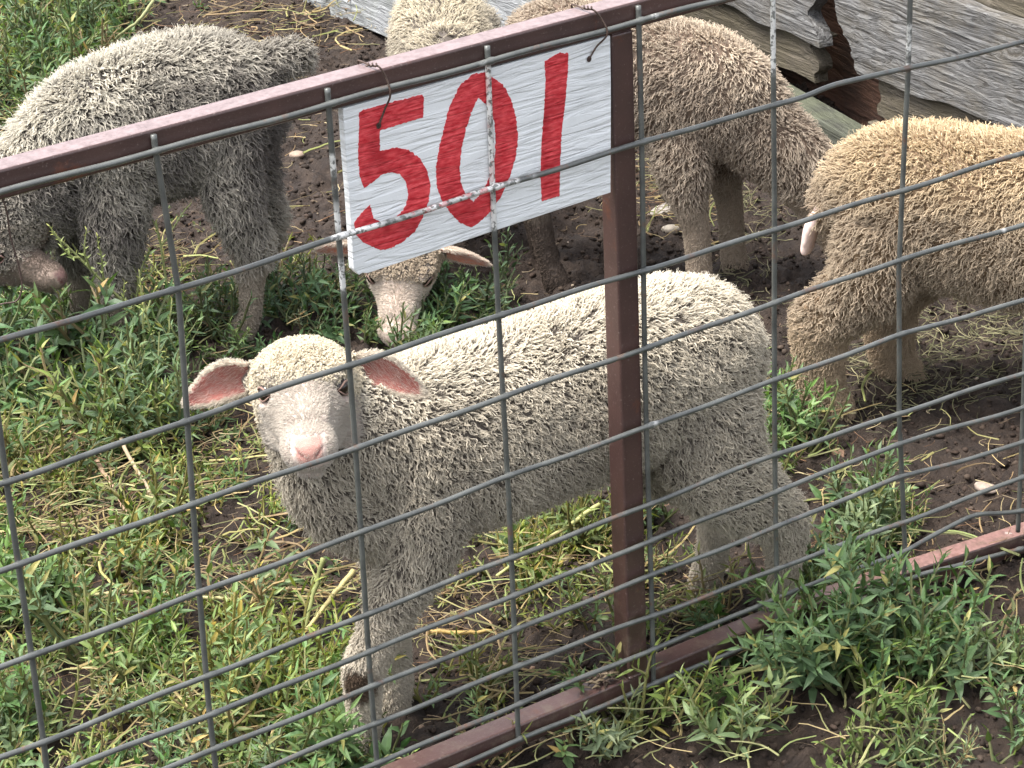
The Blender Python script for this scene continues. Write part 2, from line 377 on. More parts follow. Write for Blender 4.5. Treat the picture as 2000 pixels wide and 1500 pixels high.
# tuft of dried mud lying on the bottom rail
mb = MB(); 
for k in range(46):
    a, b = rng.uniform(0, 6.28), rng.uniform(-.3, .5); L = rng.uniform(.008, .02)
    p0 = np.array([.752 + rng.normal(0, .011), .018 + rng.normal(0, .005), .003 + abs(rng.normal(0, .003)) - .0335])
    q = p0 + L * np.array([math.cos(a) * 1.4, math.sin(a) * .6, b])
    mb.tube([p0, (p0 + q) / 2 + [0, 0, .003], q], [.0012, .002, .0006], 4, (.06, .04, .03) if k % 3 else (.22, .17, .11))
tag(mb.build('dried_mud_clump', M_STRAW), 'small dark clump of dried mud and stems lying on the bottom rail beside the post', 'dirt clump')

# loose rusty wire at the left
lw = [(0, 377), (13, 413), (20, 460), (37, 520), (43, 560), (33, 587), (7, 593), (-20, 600)]
def on_y(x, y, Y):
    d = CR.T @ np.array([(x - 1000) / FPX, (y - 750) / FPX, 1.0]); return CC + (Y - CC[1]) / d[1] * d
lwp = spline([on_y(x, y, .012 + .004 * i) for i, (x, y) in enumerate(lw)], 6)
tag(MB().tube(lwp, .0009, 6, (.09, .06, .05)).build('loose_wire', M_RUST, None, True), 'thin rusty wire dangling from the top rail behind the mesh at the left', 'wire')

# ================================================================ number board
sign = empty('number_sign', (.6, .004, .715), 0, 'white painted board with red number 501 wired to the gate beside the post', 'sign')
so_ = np.array([.6, 0, .715])
outline = spline([(.4275, .8088), (.6, .8098), (.7775, .8100), (.7765, .70), (.7720, .6190), (.62, .6165), (.4435, .6125), (.4330, .6150), (.4272, .6205), (.4285, .70)] + [(.4275, .8088)], 5)[:-1]
# keep the corners crisp
outline = np.array([(.4275, .8048), (.5, .8050), (.7775, .8054), (.7768, .75), (.7745, .68), (.7722, .6192), (.62, .6160), (.445, .6118), (.4430, .6122), (.4375, .6140), (.4330, .6128), (.4270, .6205), (.4280, .70), (.4273, .76)])
def prism(poly, y0, y1, off):
    poly = np.asarray(poly, float); n = len(poly)
    V = np.concatenate([np.stack([poly[:, 0], np.full(n, y0), poly[:, 1]], 1), np.stack([poly[:, 0], np.full(n, y1), poly[:, 1]], 1)]) - off
    # polygons listed so that the outward side faces -y at y0
    area = np.sum(poly[:, 0] * np.roll(poly[:, 1], -1) - np.roll(poly[:, 0], -1) * poly[:, 1])
    F = [tuple(range(n)), tuple(range(2 * n - 1, n - 1, -1))] + [(i, i + n, (i + 1) % n + n, (i + 1) % n) for i in range(n)]
    if area < 0: F = [f[::-1] for f in F]
    return V, F
V, F = prism(outline, .0045, .0150, so_ + [0, .004, 0])
mb = MB(); mb.add(V, F); mb.build('board', M_SIGN, sign, False, .0008)
D5 = [(0.4467, 0.7976), (0.4525, 0.7997), (0.4858, 0.7996), (0.5261, 0.7986), (0.5284, 0.7939), (0.5261, 0.7712), (0.5046, 0.7707), (0.4708, 0.7698), (0.4691, 0.7469), (0.4898, 0.7457), (0.5051, 0.739), (0.5187, 0.7261), (0.5269, 0.7098), (0.5305, 0.6921), (0.5267, 0.674), (0.5181, 0.6571), (0.5066, 0.6433), (0.4901, 0.6358), (0.474, 0.633), (0.4635, 0.6335), (0.4535, 0.6399), (0.4411, 0.6493), (0.4329, 0.6599), (0.4314, 0.6746), (0.4411, 0.6826), (0.4525, 0.6895), (0.4559, 0.6727), (0.4658, 0.6655), (0.479, 0.6652), (0.4903, 0.6694), (0.4977, 0.6769), (0.5016, 0.6878), (0.5, 0.7025), (0.4929, 0.7139), (0.4828, 0.7193), (0.4698, 0.7198), (0.4564, 0.7139), (0.447, 0.7105), (0.4422, 0.7247), (0.4423, 0.7503), (0.4462, 0.784)]
D0o = [(0.5914, 0.8079), (0.6074, 0.8065), (0.6176, 0.7959), (0.6305, 0.7834), (0.6404, 0.7644), (0.6461, 0.7416), (0.6478, 0.7196), (0.6439, 0.6965), (0.6345, 0.6746), (0.6211, 0.6538), (0.6066, 0.6405), (0.5924, 0.6321), (0.5812, 0.6283), (0.5654, 0.6382), (0.5529, 0.655), (0.5432, 0.672), (0.5384, 0.6901), (0.5388, 0.7091), (0.5442, 0.7314), (0.5522, 0.753), (0.5601, 0.7745), (0.5748, 0.7967)]
D0i = [(0.5976, 0.776), (0.6078, 0.7652), (0.6164, 0.7489), (0.6181, 0.7294), (0.6169, 0.7058), (0.6118, 0.6878), (0.6028, 0.6732), (0.5941, 0.6634), (0.5842, 0.6575), (0.5754, 0.6695), (0.5695, 0.6843), (0.5691, 0.7012), (0.5732, 0.7241), (0.5797, 0.7438), (0.5874, 0.7608)]
D1 = [(0.6873, 0.7983), (0.7084, 0.8057), (0.7124, 0.8024), (0.7193, 0.8015), (0.7179, 0.7792), (0.7128, 0.7421), (0.7067, 0.7097), (0.7029, 0.6716), (0.7007, 0.6339), (0.6759, 0.6343), (0.6759, 0.6663), (0.6789, 0.7021), (0.6851, 0.7488), (0.6875, 0.7721)]
def ragged(poly, amp, seed):
    poly = np.array(poly); poly[:, 1] = np.where(poly[:, 1] > .790, .790 + (poly[:, 1] - .790) * .78, poly[:, 1]); n = len(poly); out = []; r = np.random.default_rng(seed)
    for i in range(n):
        a, b = poly[i], poly[(i + 1) % n]; m = max(1, int(np.linalg.norm(b - a) / .0018)); nn = nrm([(b - a)[1], -(b - a)[0]])
        for k in range(m): out.append(a + (b - a) * k / m + nn * r.normal(0, amp))
    return np.array(out)
from mathutils.geometry import tessellate_polygon
def digit(rings):
    pts = [p for r in rings for p in r]
    tri = tessellate_polygon([[Vector((p[0], p[1], 0)) for p in r] for r in rings])
    V = np.array([(p[0], .0041, p[1]) for p in pts]) - (so_ + [0, .004, 0]); F = []
    for t in tri:
        a, b, c = [np.array(pts[i]) for i in t]
        F.append(t if (b - a)[0] * (c - a)[1] - (b - a)[1] * (c - a)[0] > 0 else t[::-1])
    n0 = len(V); Vb = V.copy(); Vb[:, 1] += .0006; k = 0
    for r in rings:
        m = len(r); F += [(k + i, n0 + k + i, n0 + k + (i + 1) % m, k + (i + 1) % m) for i in range(m)]; k += m
    MB().add(np.concatenate([V, Vb]), F).build('painted_digit', M_RED, sign)
digit([ragged(D5, .00035, 1)])
digit([ragged(D0o, .0004, 2), ragged(D0i[::-1], .0004, 3)])
digit([ragged(D1, .0003, 4)])
for hx, hz, path in [(.4694, .7759, [(.4694, .7759, .0035), (.4762, .793, .0005), (.4790, .812, -.0085), (.4778, .830, -.0035), (.4722, .842, .0), (.4700, .8405, .012), (.4690, .8405, .034), (.4700, .835, .0375), (.473, .815, .037)]),
                     (.7467, .7856, [(.7467, .7856, .0035), (.7550, .799, .0), (.7640, .814, -.0085), (.7600, .831, -.0035), (.7520, .842, .0), (.7500, .8405, .012), (.7490, .8405, .034), (.7500, .835, .0375), (.753, .815, .037)])]:
    P = spline([(a, c, b) for a, b, c in path], 6) - (so_ + [0, .004, 0])
    o = MB().tube(P, .0011, 8, (.07, .045, .035)).build('tie_wire', M_RUST, sign, True)
    # twisted ends on top of the rail
    th = np.linspace(0, 18, 40); q = P[len(P) // 2 - 2] + np.stack([np.linspace(-.002, -.016, 40), .0018 * np.cos(th) + .004, .0018 * np.sin(th) + .004 + np.linspace(0, .004, 40)], 1)
    MB().tube(q, .0009, 6, (.07, .045, .035)).build('tie_wire', M_RUST, sign, True)
    a = np.linspace(0, 2 * np.pi, 14, endpoint=False)
    MB().add(np.stack([hx + .0032 * np.cos(a), 0 * a + .0033, hz + .0036 * np.sin(a)], 1) - (so_ + [0, .004, 0]), [tuple(range(14))], (.05, .03, .025)).build('hole', M_RUST, sign)

# ================================================================ planks
def plank(name, P0, P1, width, thick, mat, label, up=(0, 0, 1), ends=(0, 0), seed=0, warp=.004, taper=0, group=None, breakd=0):
    """board from P0 to P1 (lower edge), rising `width` along up; ends: depth of the ragged break at each end"""
    P0, P1 = np.array(P0, float), np.array(P1, float); L = np.linalg.norm(P1 - P0); X = (P1 - P0) / L
    U = nrm(np.array(up) - X * (np.array(up) @ X)); N = np.cross(X, U)
    r = np.random.default_rng(seed); nu, nv = int(L / .012) + 2, int(width / .006) + 2
    vv = np.linspace(0, 1, nv)
    def edge(d):
        q = np.stack([vv * 3, 0 * vv + seed, 0 * vv], 1); return d * (.6 + 1.3 * fbm(q, 1, 2, seed + 3))
    e0 = edge(ends[0]); e1 = edge(ends[1])
    if breakd: e1 = e1 + breakd * (1 - vv) ** 1.5 - .05 + .02 * fbm(np.stack([vv * 9, 0 * vv + 3, 0 * vv], 1), 1, 3, seed)
    u = np.linspace(0, 1, nu); A = np.zeros((nu, nv, 3)); 
    for j in range(nv):
        xs = e0[j] + u * (L - e1[j] - e0[j])
        A[:, j, 0] = xs; A[:, j, 1] = vv[j] * width
    q = A.reshape(-1, 3); 
    lowedge = vnoise(np.stack([q[:, 0], 0 * q[:, 0], 0 * q[:, 0] + seed], 1), 9, 5) * .006
    q[:, 1] += lowedge * (1 - q[:, 1] / width * .0) + taper * q[:, 0] * (q[:, 1] / width)
    dz = warp * fbm(q, 5, 2, seed) + .0012 * vnoise(q * [9, 200, 1], 1, seed + 2)
    front = q.copy(); front[:, 2] = thick / 2 + dz; back = q.copy(); back[:, 2] = -thick / 2 + dz
    V = np.concatenate([front, back]); id0 = np.arange(nu * nv).reshape(nu, nv); id1 = id0 + nu * nv
    F = [np.stack([id0[:-1, :-1], id0[1:, :-1], id0[1:, 1:], id0[:-1, 1:]], -1).reshape(-1, 4), np.stack([id1[:-1, :-1], id1[:-1, 1:], id1[1:, 1:], id1[1:, :-1]], -1).reshape(-1, 4)]
    bd = list(id0[:, 0]) + list(id0[-1, 1:]) + list(id0[-2::-1, -1]) + list(id0[0, -2:0:-1]); n = len(bd)
    F.append(np.array([(bd[(i + 1) % n], bd[i], bd[i] + nu * nv, bd[(i + 1) % n] + nu * nv) for i in range(n)]))
    o = fast_mesh(name, V, np.concatenate(F), np.ones((len(V), 3)), mat, None, False)
    o.matrix_world = Matrix(((X[0], U[0], N[0], P0[0]), (X[1], U[1], N[1], P0[1]), (X[2], U[2], N[2], P0[2]), (0, 0, 0, 1)))
    return tag(o, label, 'plank', group)
M_PG = mat_plank('grey_weathered_wood', (.22, .22, .22), (.055, .052, .05), (.20, .17, .12), .35)
M_PL = mat_plank('silver_weathered_wood', (.31, .32, .33), (.14, .145, .15), (.14, .16, .12), .3)
M_PM = mat_plank('mossy_brown_wood', (.18, .155, .125), (.055, .047, .038), (.11, .095, .065), .8)
M_PB = mat_plank('greenish_beam_wood', (.10, .105, .085), (.045, .046, .038), (.11, .12, .08), .8)
M_PD = mat_plank('dark_brown_panel', (.10, .060, .045), (.045, .028, .022), (.15, .07, .04), .5)
B0 = np.array([2.382, 1.578, G]); BD = np.array([-.165, -.986, 0]); BN = np.array([-.986, .165, 0])   # wall line and the side that faces the pen
def wp(u, z, off=0): return B0 + BD * u + BN * off + np.array([0, 0, z - G])
# plank() runs its face towards +N = X x U ; going along -BD the face turns to the pen
def wall_plank(u0, z0, u1, z1, width, off, mat, label, thick=.03, ends=(0, 0), seed=0, **kw):
    # P0 is the far-u end so that X x Z faces the pen
    return plank('wooden_plank', wp(u1, z1, off), wp(u0, z0, off), width, thick, mat, label, ends=ends, seed=seed, group='old planks of the pen wall', **kw)
wall_plank(-1.9, -.17, .155, -.012, .100, .018, M_PM, 'brown mossy plank with a ragged broken end behind the beige sheep', ends=(0.035, 0), seed=3)
wall_plank(-1.9, -.03, .150, .064, .165, .030, M_PG, 'grey weathered plank with a pointed broken tip above the mossy plank', ends=(0.03, 0), seed=8)
wall_plank(.20, .045, 1.9, .19, .190, .018, M_PG, 'wide grey weathered plank with a knot near its broken end above the golden sheep', ends=(0, 0.0), seed=12, breakd=.13)
wall_plank(.30, -.020, 1.9, .09, .100, .008, M_PM, 'short rough plank with fanned grain under the wide grey plank', ends=(0, .02), seed=16)
wall_plank(-1.9, .125, .9, .258, .14, -.016, M_PM, 'upper brown plank along the top of the pen wall', seed=18)
wall_plank(-.5, -.12, .95, -.12, .36, -.06, M_PD, 'dark rusty panel seen through the gap in the planks', thick=.01, seed=21)
# base beam and short stub
bb = MB(); bb.box((-.75, -.03, 0), (.75, .03, .055))
o = bb.build('timber_beam', M_PB, None, False, .004); o.location = tuple(wp(-.25, G, .065)); o.rotation_euler = (0, 0, math.atan2(BD[1], BD[0]))
tag(o, 'greenish squared timber beam lying at the foot of the pen wall', 'beam')
bb = MB(); bb.box((-.022, -.01, 0), (.022, .01, .10))
o = bb.build('wooden_stake', M_PM, None, False, .002); o.location = tuple(wp(.36, G - .02, .045)); o.rotation_euler = (0, 0, math.atan2(BD[1], BD[0]))
tag(o, 'short brown wooden stake standing under the broken planks above the golden sheep', 'stake')
# knot on the wide plank
th = np.linspace(0, 2 * np.pi, 20, endpoint=False)
kb = MB()
for k, (rr, h, c) in enumerate([(.013, .0, (.28, .22, .14)), (.0095, .003, (.34, .27, .16)), (.0055, .002, (.12, .08, .05))]): pass
c0 = wp(.175, .225, .036)
wpl = [o for o in bpy.data.objects if o.name.startswith('wooden_plank') and 'knot' in o.get('label', '')][0]
kV = np.concatenate([[c0 + BN * h + BD * (rr * math.cos(a)) + np.array([0, 0, rr * .8 * math.sin(a)]) for a in th] for rr, h in ((.015, -.004), (.011, .003), (.007, .001), (.001, .0))])
kF = [(i + 20 * r_, (i + 1) % 20 + 20 * r_, (i + 1) % 20 + 20 * (r_ + 1), i + 20 * (r_ + 1)) for r_ in range(3) for i in range(20)]
kc = np.repeat(np.array([(.22, .19, .14), (.42, .34, .22), (.10, .07, .05), (.3, .22, .12)]), 20, 0)
kn = MB().add(kV, kF, kc).build('knot', M_STONE, None, True)
bpy.context.view_layer.update()
kn.parent = wpl; kn.matrix_parent_inverse = wpl.matrix_world.inverted()
# leaning board top centre
plank('leaning_board', (1.99, 1.75, G - .005), (1.995, 3.7, G - .005), .42, .035, M_PL, 'broad silver grey board leaning on edge behind the pale sheep at the top', up=(.35, 0, 1), seed=31, warp=.003)
for o in bpy.data.objects:
    if o.name == 'leaning_board': o.rotation_euler = o.rotation_euler

# ================================================================ sheep
class Body:
    def __init__(s): s.mb = MB()
    def loft(s, rows, m=4, sides=24, side=(0, 1, 0), pw=2.0):
        """rows: x,y,z, half width, half height ; closed rounded ends"""
        R = spline(rows, m); P = R[:, :3]; T = nrm(np.gradient(P, axis=0)); V = []; S0 = np.array(side, float)
        th = np.arange(sides) * 2 * np.pi / sides
        c, q = np.cos(th), np.sin(th); c = np.sign(c) * abs(c) ** (2 / pw); q = np.sign(q) * abs(q) ** (2 / pw)
        for i in range(len(R)):
            S = nrm(S0 - T[i] * (S0 @ T[i])); U = np.cross(T[i], S)
            V.append(P[i] + R[i, 3] * c[:, None] * S + R[i, 4] * q[:, None] * U)
        n = len(R)
        # rounded caps
        def cap(i, sgn):
            S = nrm(S0 - T[i] * (S0 @ T[i])); U = np.cross(T[i], S); out = []
            rr = min(R[i, 3], R[i, 4])
            for a in (30, 60, 82):
                k = math.cos(math.radians(a)); h = math.sin(math.radians(a)) * rr * .8
                out.append(P[i] + sgn * T[i] * h + R[i, 3] * k * c[:, None] * S + R[i, 4] * k * q[:, None] * U)
            return out
        V = cap(0, -1)[::-1] + V + cap(n - 1, 1); n = len(V)
        F = [(i * sides + k, i * sides + (k + 1) % sides, (i + 1) * sides + (k + 1) % sides, (i + 1) * sides + k) for i in range(n - 1) for k in range(sides)]
        F += [tuple(range(sides))[::-1], tuple((n - 1) * sides + k for k in range(sides))]
        s.mb.add(np.concatenate(V), F); return s
    def xf(s, V, Mx): return V @ Mx[:3, :3].T + Mx[:3, 3]

EARP = dict(L=.100, W=.027)
def ear_sheet(sgn, nu=22, nv=11, droop=.30, fwd=.10, L=.084, W=.0250):
    """ear mid surface in head space: runs out along y, hollow towards +x; returns points and normals"""
    u = np.linspace(0, 1, nu)[:, None]; v = np.linspace(-1, 1, nv)[None, :]
    wd = W * np.clip(np.sin(np.pi * np.clip(u * .80 + .20, 0, 1)) ** .75 * (1 - .0 * u), .05, 1) * (1.0 - .38 * (1 - u) ** 2)
    wd = wd * np.where(u > .97, .55, 1)
    y = .043 + L * u; z = .004 - droop * L * u ** 1.3 * .8 + wd * v + .010 * np.sin(u * np.pi)
    cup = .55 * wd * (v ** 2) * (1.15 - .75 * u)
    x = -.020 + fwd * L * u + cup + .0 * y
    P = np.stack([x + 0 * v, (y + 0 * v) * sgn, z], -1)
    du = np.gradient(P, axis=0); dv = np.gradient(P, axis=1); N = nrm(np.cross(du, dv)); 
    if N[nu // 2, nv // 2, 0] < 0: N = -N
    return P, N

def head_parts(b, Mx, sc_=1.0, droop=.30, ears=(1, 1)):
    """lamb head in head space (x to the muzzle, y to its left, z up), added to body b through Mx"""
    hb = Body()
    hb.loft([(-.050, 0, -.010, .030, .030), (-.030, 0, -.006, .046, .044), (.0, 0, -.003, .052, .047), (.030, 0, -.008, .0485, .044), (.055, 0, -.014, .0400, .038),
             (.085, 0, -.020, .0305, .031), (.115, 0, -.025, .0265, .0260), (.138, 0, -.0265, .0285, .0235), (.155, 0, -.027, .0255, .0205), (.164, 0, -.0275, .019, .016)], 4, 28, pw=2.15)
    # cheeks and jaw
    for sg in (1, -1):
        hb.loft([(.0, .028 * sg, -.034, .017, .022), (.04, .024 * sg, -.040, .015, .019), (.085, .013 * sg, -.043, .012, .011)], 3, 16)
        hb.loft([(.014, .038 * sg, .0235, .010, .008), (.036, .0365 * sg, .0245, .0100, .0065), (.054, .030 * sg, .020, .008, .006)], 3, 12)   # brow
        hb.loft([(.036, .041 * sg, -.008, .009, .006), (.052, .037 * sg, -.007, .009, .006)], 3, 12)                                         # lower lid
        hb.loft([(.140, .0125 * sg, -.034, .0135, .0125), (.156, .010 * sg, -.0355, .0115, .0105)], 3, 14)                                   # upper lip
        hb.loft([(.146, .0085 * sg, -.0145, .0075, .0070), (.1655, .0075 * sg, -.0190, .0075, .0065)], 3, 12)                                # nostril wing
        hb.loft([(-.012, .040 * sg, .0, .012, .014), (-.018, .058 * sg, .004, .009, .011)], 3, 12, side=(1, 0, 0))                           # ear root
    hb.loft([(.10, 0, -.048, .016, .008), (.147, 0, -.051, .0135, .0075)], 3, 16)                                                            # lower lip and chin
    hb.loft([(.05, 0, .012, .028, .010), (.12, 0, -.0045, .022, .008)], 3, 14)                                                               # nasal bridge
    for sg, on_ in ((1, ears[0]), (-1, ears[1])):
        if not on_: continue
        P, N = ear_sheet(sg, droop=droop if np.isscalar(droop) else droop[0 if sg > 0 else 1]); t = .0026; nu, nv = P.shape[:2]
        V = np.concatenate([(P + N * t).reshape(-1, 3), (P - N * t).reshape(-1, 3)]); i0 = np.arange(nu * nv).reshape(nu, nv); i1 = i0 + nu * nv
        F = [tuple(r) for r in np.stack([i0[:-1, :-1], i0[1:, :-1], i0[1:, 1:], i0[:-1, 1:]], -1).reshape(-1, 4)]
        F += [tuple(r) for r in np.stack([i1[:-1, :-1], i1[:-1, 1:], i1[1:, 1:], i1[1:, :-1]], -1).reshape(-1, 4)]
        bd = list(i0[:, 0]) + list(i0[-1, 1:]) + list(i0[-2::-1, -1]) + list(i0[0, -2:0:-1]); n = len(bd)
        F += [(bd[(i + 1) % n], bd[i], bd[i] + nu * nv, bd[(i + 1) % n] + nu * nv) for i in range(n)]
        hb.mb.add(V, F)
    V = np.concatenate(hb.mb.v) * np.asarray(sc_)
    b.mb.add(V @ Mx[:3, :3].T + Mx[:3, 3], hb.mb.f)

def head_matrix(pos, fwd, roll=0.0):
    X = nrm(fwd); Y = nrm(np.cross([0, 0, 1], X)); Zz = np.cross(X, Y)
    c, s = math.cos(roll), math.sin(roll); Y, Zz = c * Y + s * Zz, -s * Y + c * Zz
    Mx = np.eye(4); Mx[:3, 0] = X; Mx[:3, 1] = Y; Mx[:3, 2] = Zz; Mx[:3, 3] = pos; return Mx

def leg(b, pts, hoof=True, s=1.0):
    """pts rows x,y,z,rside,rlong"""
    b.loft(pts, 4, 16)

def remesh(b, voxel, smooth=6):
    me = bpy.data.meshes.new('tmp'); V = np.concatenate(b.mb.v); me.from_pydata(V.tolist(), [], b.mb.f); me.update()
    o = bpy.data.objects.new('tmp', me); col.objects.link(o)
    m = o.modifiers.new('r', 'REMESH'); m.mode = 'VOXEL'; m.voxel_size = voxel
    dg = bpy.context.evaluated_depsgraph_get(); ev = o.evaluated_get(dg); m2 = bpy.data.meshes.new_from_object(ev)
    n = len(m2.vertices); V = np.empty(n * 3); m2.vertices.foreach_get('co', V); V = V.reshape(-1, 3)
    E = np.empty(len(m2.edges) * 2, np.int32); m2.edges.foreach_get('vertices', E); E = E.reshape(-1, 2)
    deg = np.bincount(E.ravel(), minlength=n)[:, None].astype(float); deg[deg == 0] = 1
    for it in range(smooth * 2):
        S = np.zeros_like(V)
        for k in range(3):
            S[:, k] = np.bincount(E[:, 0], V[E[:, 1], k], n) + np.bincount(E[:, 1], V[E[:, 0], k], n)
        V = V + (.55 if it % 2 == 0 else -.50) * (S / deg - V)
    bpy.data.objects.remove(o); bpy.data.meshes.remove(me)
    return m2, V

def make_hair(name, parent, pts, rad, colr, npt):
    """pts (n,npt,3), rad (n,npt), colr (n,npt,3)"""
    n = len(pts); cu = bpy.data.hair_curves.new(name); cu.add_curves([npt] * n)
    cu.attributes['position'].data.foreach_set('vector', np.ascontiguousarray(pts, np.float32).ravel())
    a = cu.attributes.get('radius') or cu.attributes.new('radius', 'FLOAT', 'POINT'); a.data.foreach_set('value', np.ascontiguousarray(rad, np.float32).ravel())
    a = cu.attributes.new('col', 'FLOAT_COLOR', 'POINT'); C = np.ones((n, npt, 4), np.float32); C[..., :3] = colr; a.data.foreach_set('color', C.ravel())
    cu.materials.append(M_WOOL); o = bpy.data.objects.new(name, cu); col.objects.link(o); o.parent = parent; return o

def sheep(name_label, loc, F, build, P, head_M, eyes, seed, pal, voxel=.004, nlock=20000, strands=9, eye_on=(1, 1), head_s=1.0, droop=.3, extra_skin=None):
    head_s = np.ones(3) * np.asarray(head_s)
    rg = np.random.default_rng(seed)
    rz = math.atan2(F[1], F[0]); root = empty('sheep' if 'sheep' in name_label[1] else 'lamb', (loc[0], loc[1], G), rz, name_label[0], name_label[1])
    b = Body(); build(b)
    if head_M is not None: head_parts(b, head_M, head_s, droop, P.get('ears', (1, 1)))
    me, V = remesh(b, voxel)
    me.vertices.foreach_set('co', V.ravel()); me.update(); n = len(V)
    N = np.empty(n * 3); me.vertices.foreach_get('normal', N); N = N.reshape(-1, 3)
    # ---- regions
    if head_M is not None:
        Hp = (V - head_M[:3, 3]) @ head_M[:3, :3] / head_s
        Hn = N @ head_M[:3, :3]
    else: Hp = np.full((n, 3), -9.); Hn = N
    inhead = (np.abs(Hp[:, 0] - .06) < .13) & (np.abs(Hp[:, 1]) < .075) & (Hp[:, 2] > -.075) & (Hp[:, 2] < .065)
    face = np.clip((Hp[:, 0] - P.get('face0', .030) - np.clip(Hp[:, 2], -.05, .05) * .42 + np.clip(np.abs(Hp[:, 1]) - .022, 0, 1) * .5 + .006 * vnoise(Hp, 60, 4) + .006 * vnoise(Hp, 140, 9)) / .030, 0, 1) * inhead
    hw = np.interp(Hp[:, 0], [-.03, .0, .03, .055, .085, .115, .16], [.054, .057, .056, .050, .041, .035, .032])
    lo_ = np.interp(Hp[:, 0], [-.03, .0, .04, .085, .12, .16], [-.050, -.060, -.062, -.060, -.060, -.055])
    inhead = inhead & (np.abs(Hp[:, 1]) < hw) & (Hp[:, 2] > lo_)
    face = face * inhead
    lowface = inhead & (Hp[:, 2] < -.02) & (Hp[:, 2] > -.058) & (Hp[:, 0] > .018); face = np.maximum(face, lowface * .8)
    cap = inhead & (Hp[:, 0] > -.055) & (face < .9) & (Hp[:, 2] > -.035)
    ear = (np.abs(Hp[:, 1]) > .056) & (np.abs(Hp[:, 1]) < .16) & (Hp[:, 0] > -.06) & (Hp[:, 0] < .05) & (Hp[:, 2] > -.09) & (Hp[:, 2] < .06)
    earin = np.zeros(n)
    if head_M is not None and ear.any():
        for sg in (1, -1):
            EP, EN = ear_sheet(sg, droop=droop if np.isscalar(droop) else droop[0 if sg > 0 else 1]); EPf, ENf = EP.reshape(-1, 3), EN.reshape(-1, 3)
            uu, vv_ = np.meshgrid(np.linspace(0, 1, EP.shape[0]), np.linspace(-1, 1, EP.shape[1]), indexing='ij')
            ii = np.where(ear & (Hp[:, 1] * sg > 0))[0]
            for ch in np.array_split(ii, max(1, len(ii) // 2000)):
                if not len(ch): continue
                d = ((Hp[ch][:, None] - EPf[None]) ** 2).sum(-1); k = d.argmin(1); near = d.min(1) < .0052 ** 2; ear[ch[~near]] = False
                side = ((Hp[ch] - EPf[k]) * ENf[k]).sum(1); edge = (np.abs(vv_.ravel()[k]) < .93) & (uu.ravel()[k] < .93)
                earin[ch] = near * (side > 0) * edge * (Hn[ch, 0] > .15)
    legm = np.clip((P.get('legz', .15) + P.get('hindz', 0) * (V[:, 0] < -.1) + .025 * vnoise(V, 30, 77) - V[:, 2]) / P.get('legr', .06), 0, 1) * (~inhead) * (~ear)
    if head_M is not None:
        legm = legm * (np.linalg.norm(V - head_M[:3, 3], axis=1) > .17)
    # ---- skin colour
    woolbase = np.array(pal['root']); C = np.tile(woolbase, (n, 1)); C = C * (1 - legm[:, None]) + np.array(pal['leg']) * .85 * legm[:, None]
    facec = np.array(pal['face']); 
    fm = face[:, None]; C = C * (1 - fm) + fm * facec
    C[ear] = pal['ear_back']
    ei = earin[:, None] * np.clip(1.0 + .25 * vnoise(Hp, 120, 2), 0, 1)[:, None]
    pinkin = np.array(pal['ear_in'])[None] * (1 + .25 * vnoise(Hp, 50, 6)[:, None])
    pinkin = pinkin * np.clip(.62 + (np.abs(Hp[:, 1:2]) - .052) * 14, .6, 1.08)
    C = C * (1 - ei) + ei * pinkin
    # inner ear base darker pink folds
    if head_M is not None:
        nose = np.clip((Hp[:, 0] - .150) / .008, 0, 1) * np.clip((Hp[:, 2] + .0365) / .005, 0, 1) * np.clip((-.0055 - Hp[:, 2]) / .005, 0, 1) * np.clip((.0150 - np.abs(Hp[:, 1])) / .003, 0, 1)
        nose *= np.clip((.0205 - np.abs(Hp[:, 1]) - np.clip(-.020 - Hp[:, 2], 0, 1) * .75) / .004, 0, 1)
        nose *= (inhead)
        C = C * (1 - nose[:, None]) + nose[:, None] * np.array(pal['nose']) * (1 + .12 * vnoise(Hp, 220, 3)[:, None])
        # nostrils: comma slits
        for sg in (1, -1):
            a = Hp[:, 1] * sg; t = (a - .0060) / .0065; zc = -.0250 + .0062 * np.clip(t, 0, 1.3)
            d = np.abs(Hp[:, 2] - zc) + np.where(t < 0, -t * .02, 0) + np.where(t > 1.2, (t - 1.2) * .02, 0)
            slit = np.clip(1 - d / .0022, 0, 1) * (Hp[:, 0] > .150) * inhead
            C = C * (1 - slit[:, None] * .9) + slit[:, None] * .9 * np.array((.16, .05, .05)); V = V - (N * (slit * .0028)[:, None])
        phil = np.clip(1 - np.abs(Hp[:, 1]) / .0012, 0, 1) * (Hp[:, 2] < -.031) * (Hp[:, 2] > -.046) * (Hp[:, 0] > .148)
        zm = -.0462 + .0035 * (np.abs(Hp[:, 1]) / .014) ** 2 + .0006 * np.cos(Hp[:, 1] * 900)
        mouth = np.clip(1 - np.abs(Hp[:, 2] - zm) / .0016, 0, 1) * (Hp[:, 0] > .112) * inhead
        dk = np.maximum(phil, mouth)[:, None]; C = C * (1 - dk * .8) + dk * .8 * np.array((.17, .09, .085)); V = V - N * (dk * .0016)
        # pinkish bare skin round the eyes
        for sg in (1, -1):
            de = np.linalg.norm(Hp - np.array([.0480, .0415 * sg, .0075]), axis=1); rim = np.clip(1 - np.abs(de - .0105) / .006, 0, 1) * inhead
            C = C * (1 - rim[:, None] * .55) + rim[:, None] * .55 * np.array(pal.get('rim', (.32, .20, .17)))
            sock = np.clip(1 - de / .0100, 0, 1); V = V - N * (sock * .004)[:, None]
    if 'patchf' in P: C = P['patchf'](V, C)
    if extra_skin: C = extra_skin(V, C)
    hoof = np.clip((.022 - V[:, 2]) / .006, 0, 1)[:, None] * (legm[:, None] > .5); C = C * (1 - hoof) + hoof * np.array((.06, .045, .035))
    me.vertices.foreach_set('co', V.ravel()); me.name = 'body'
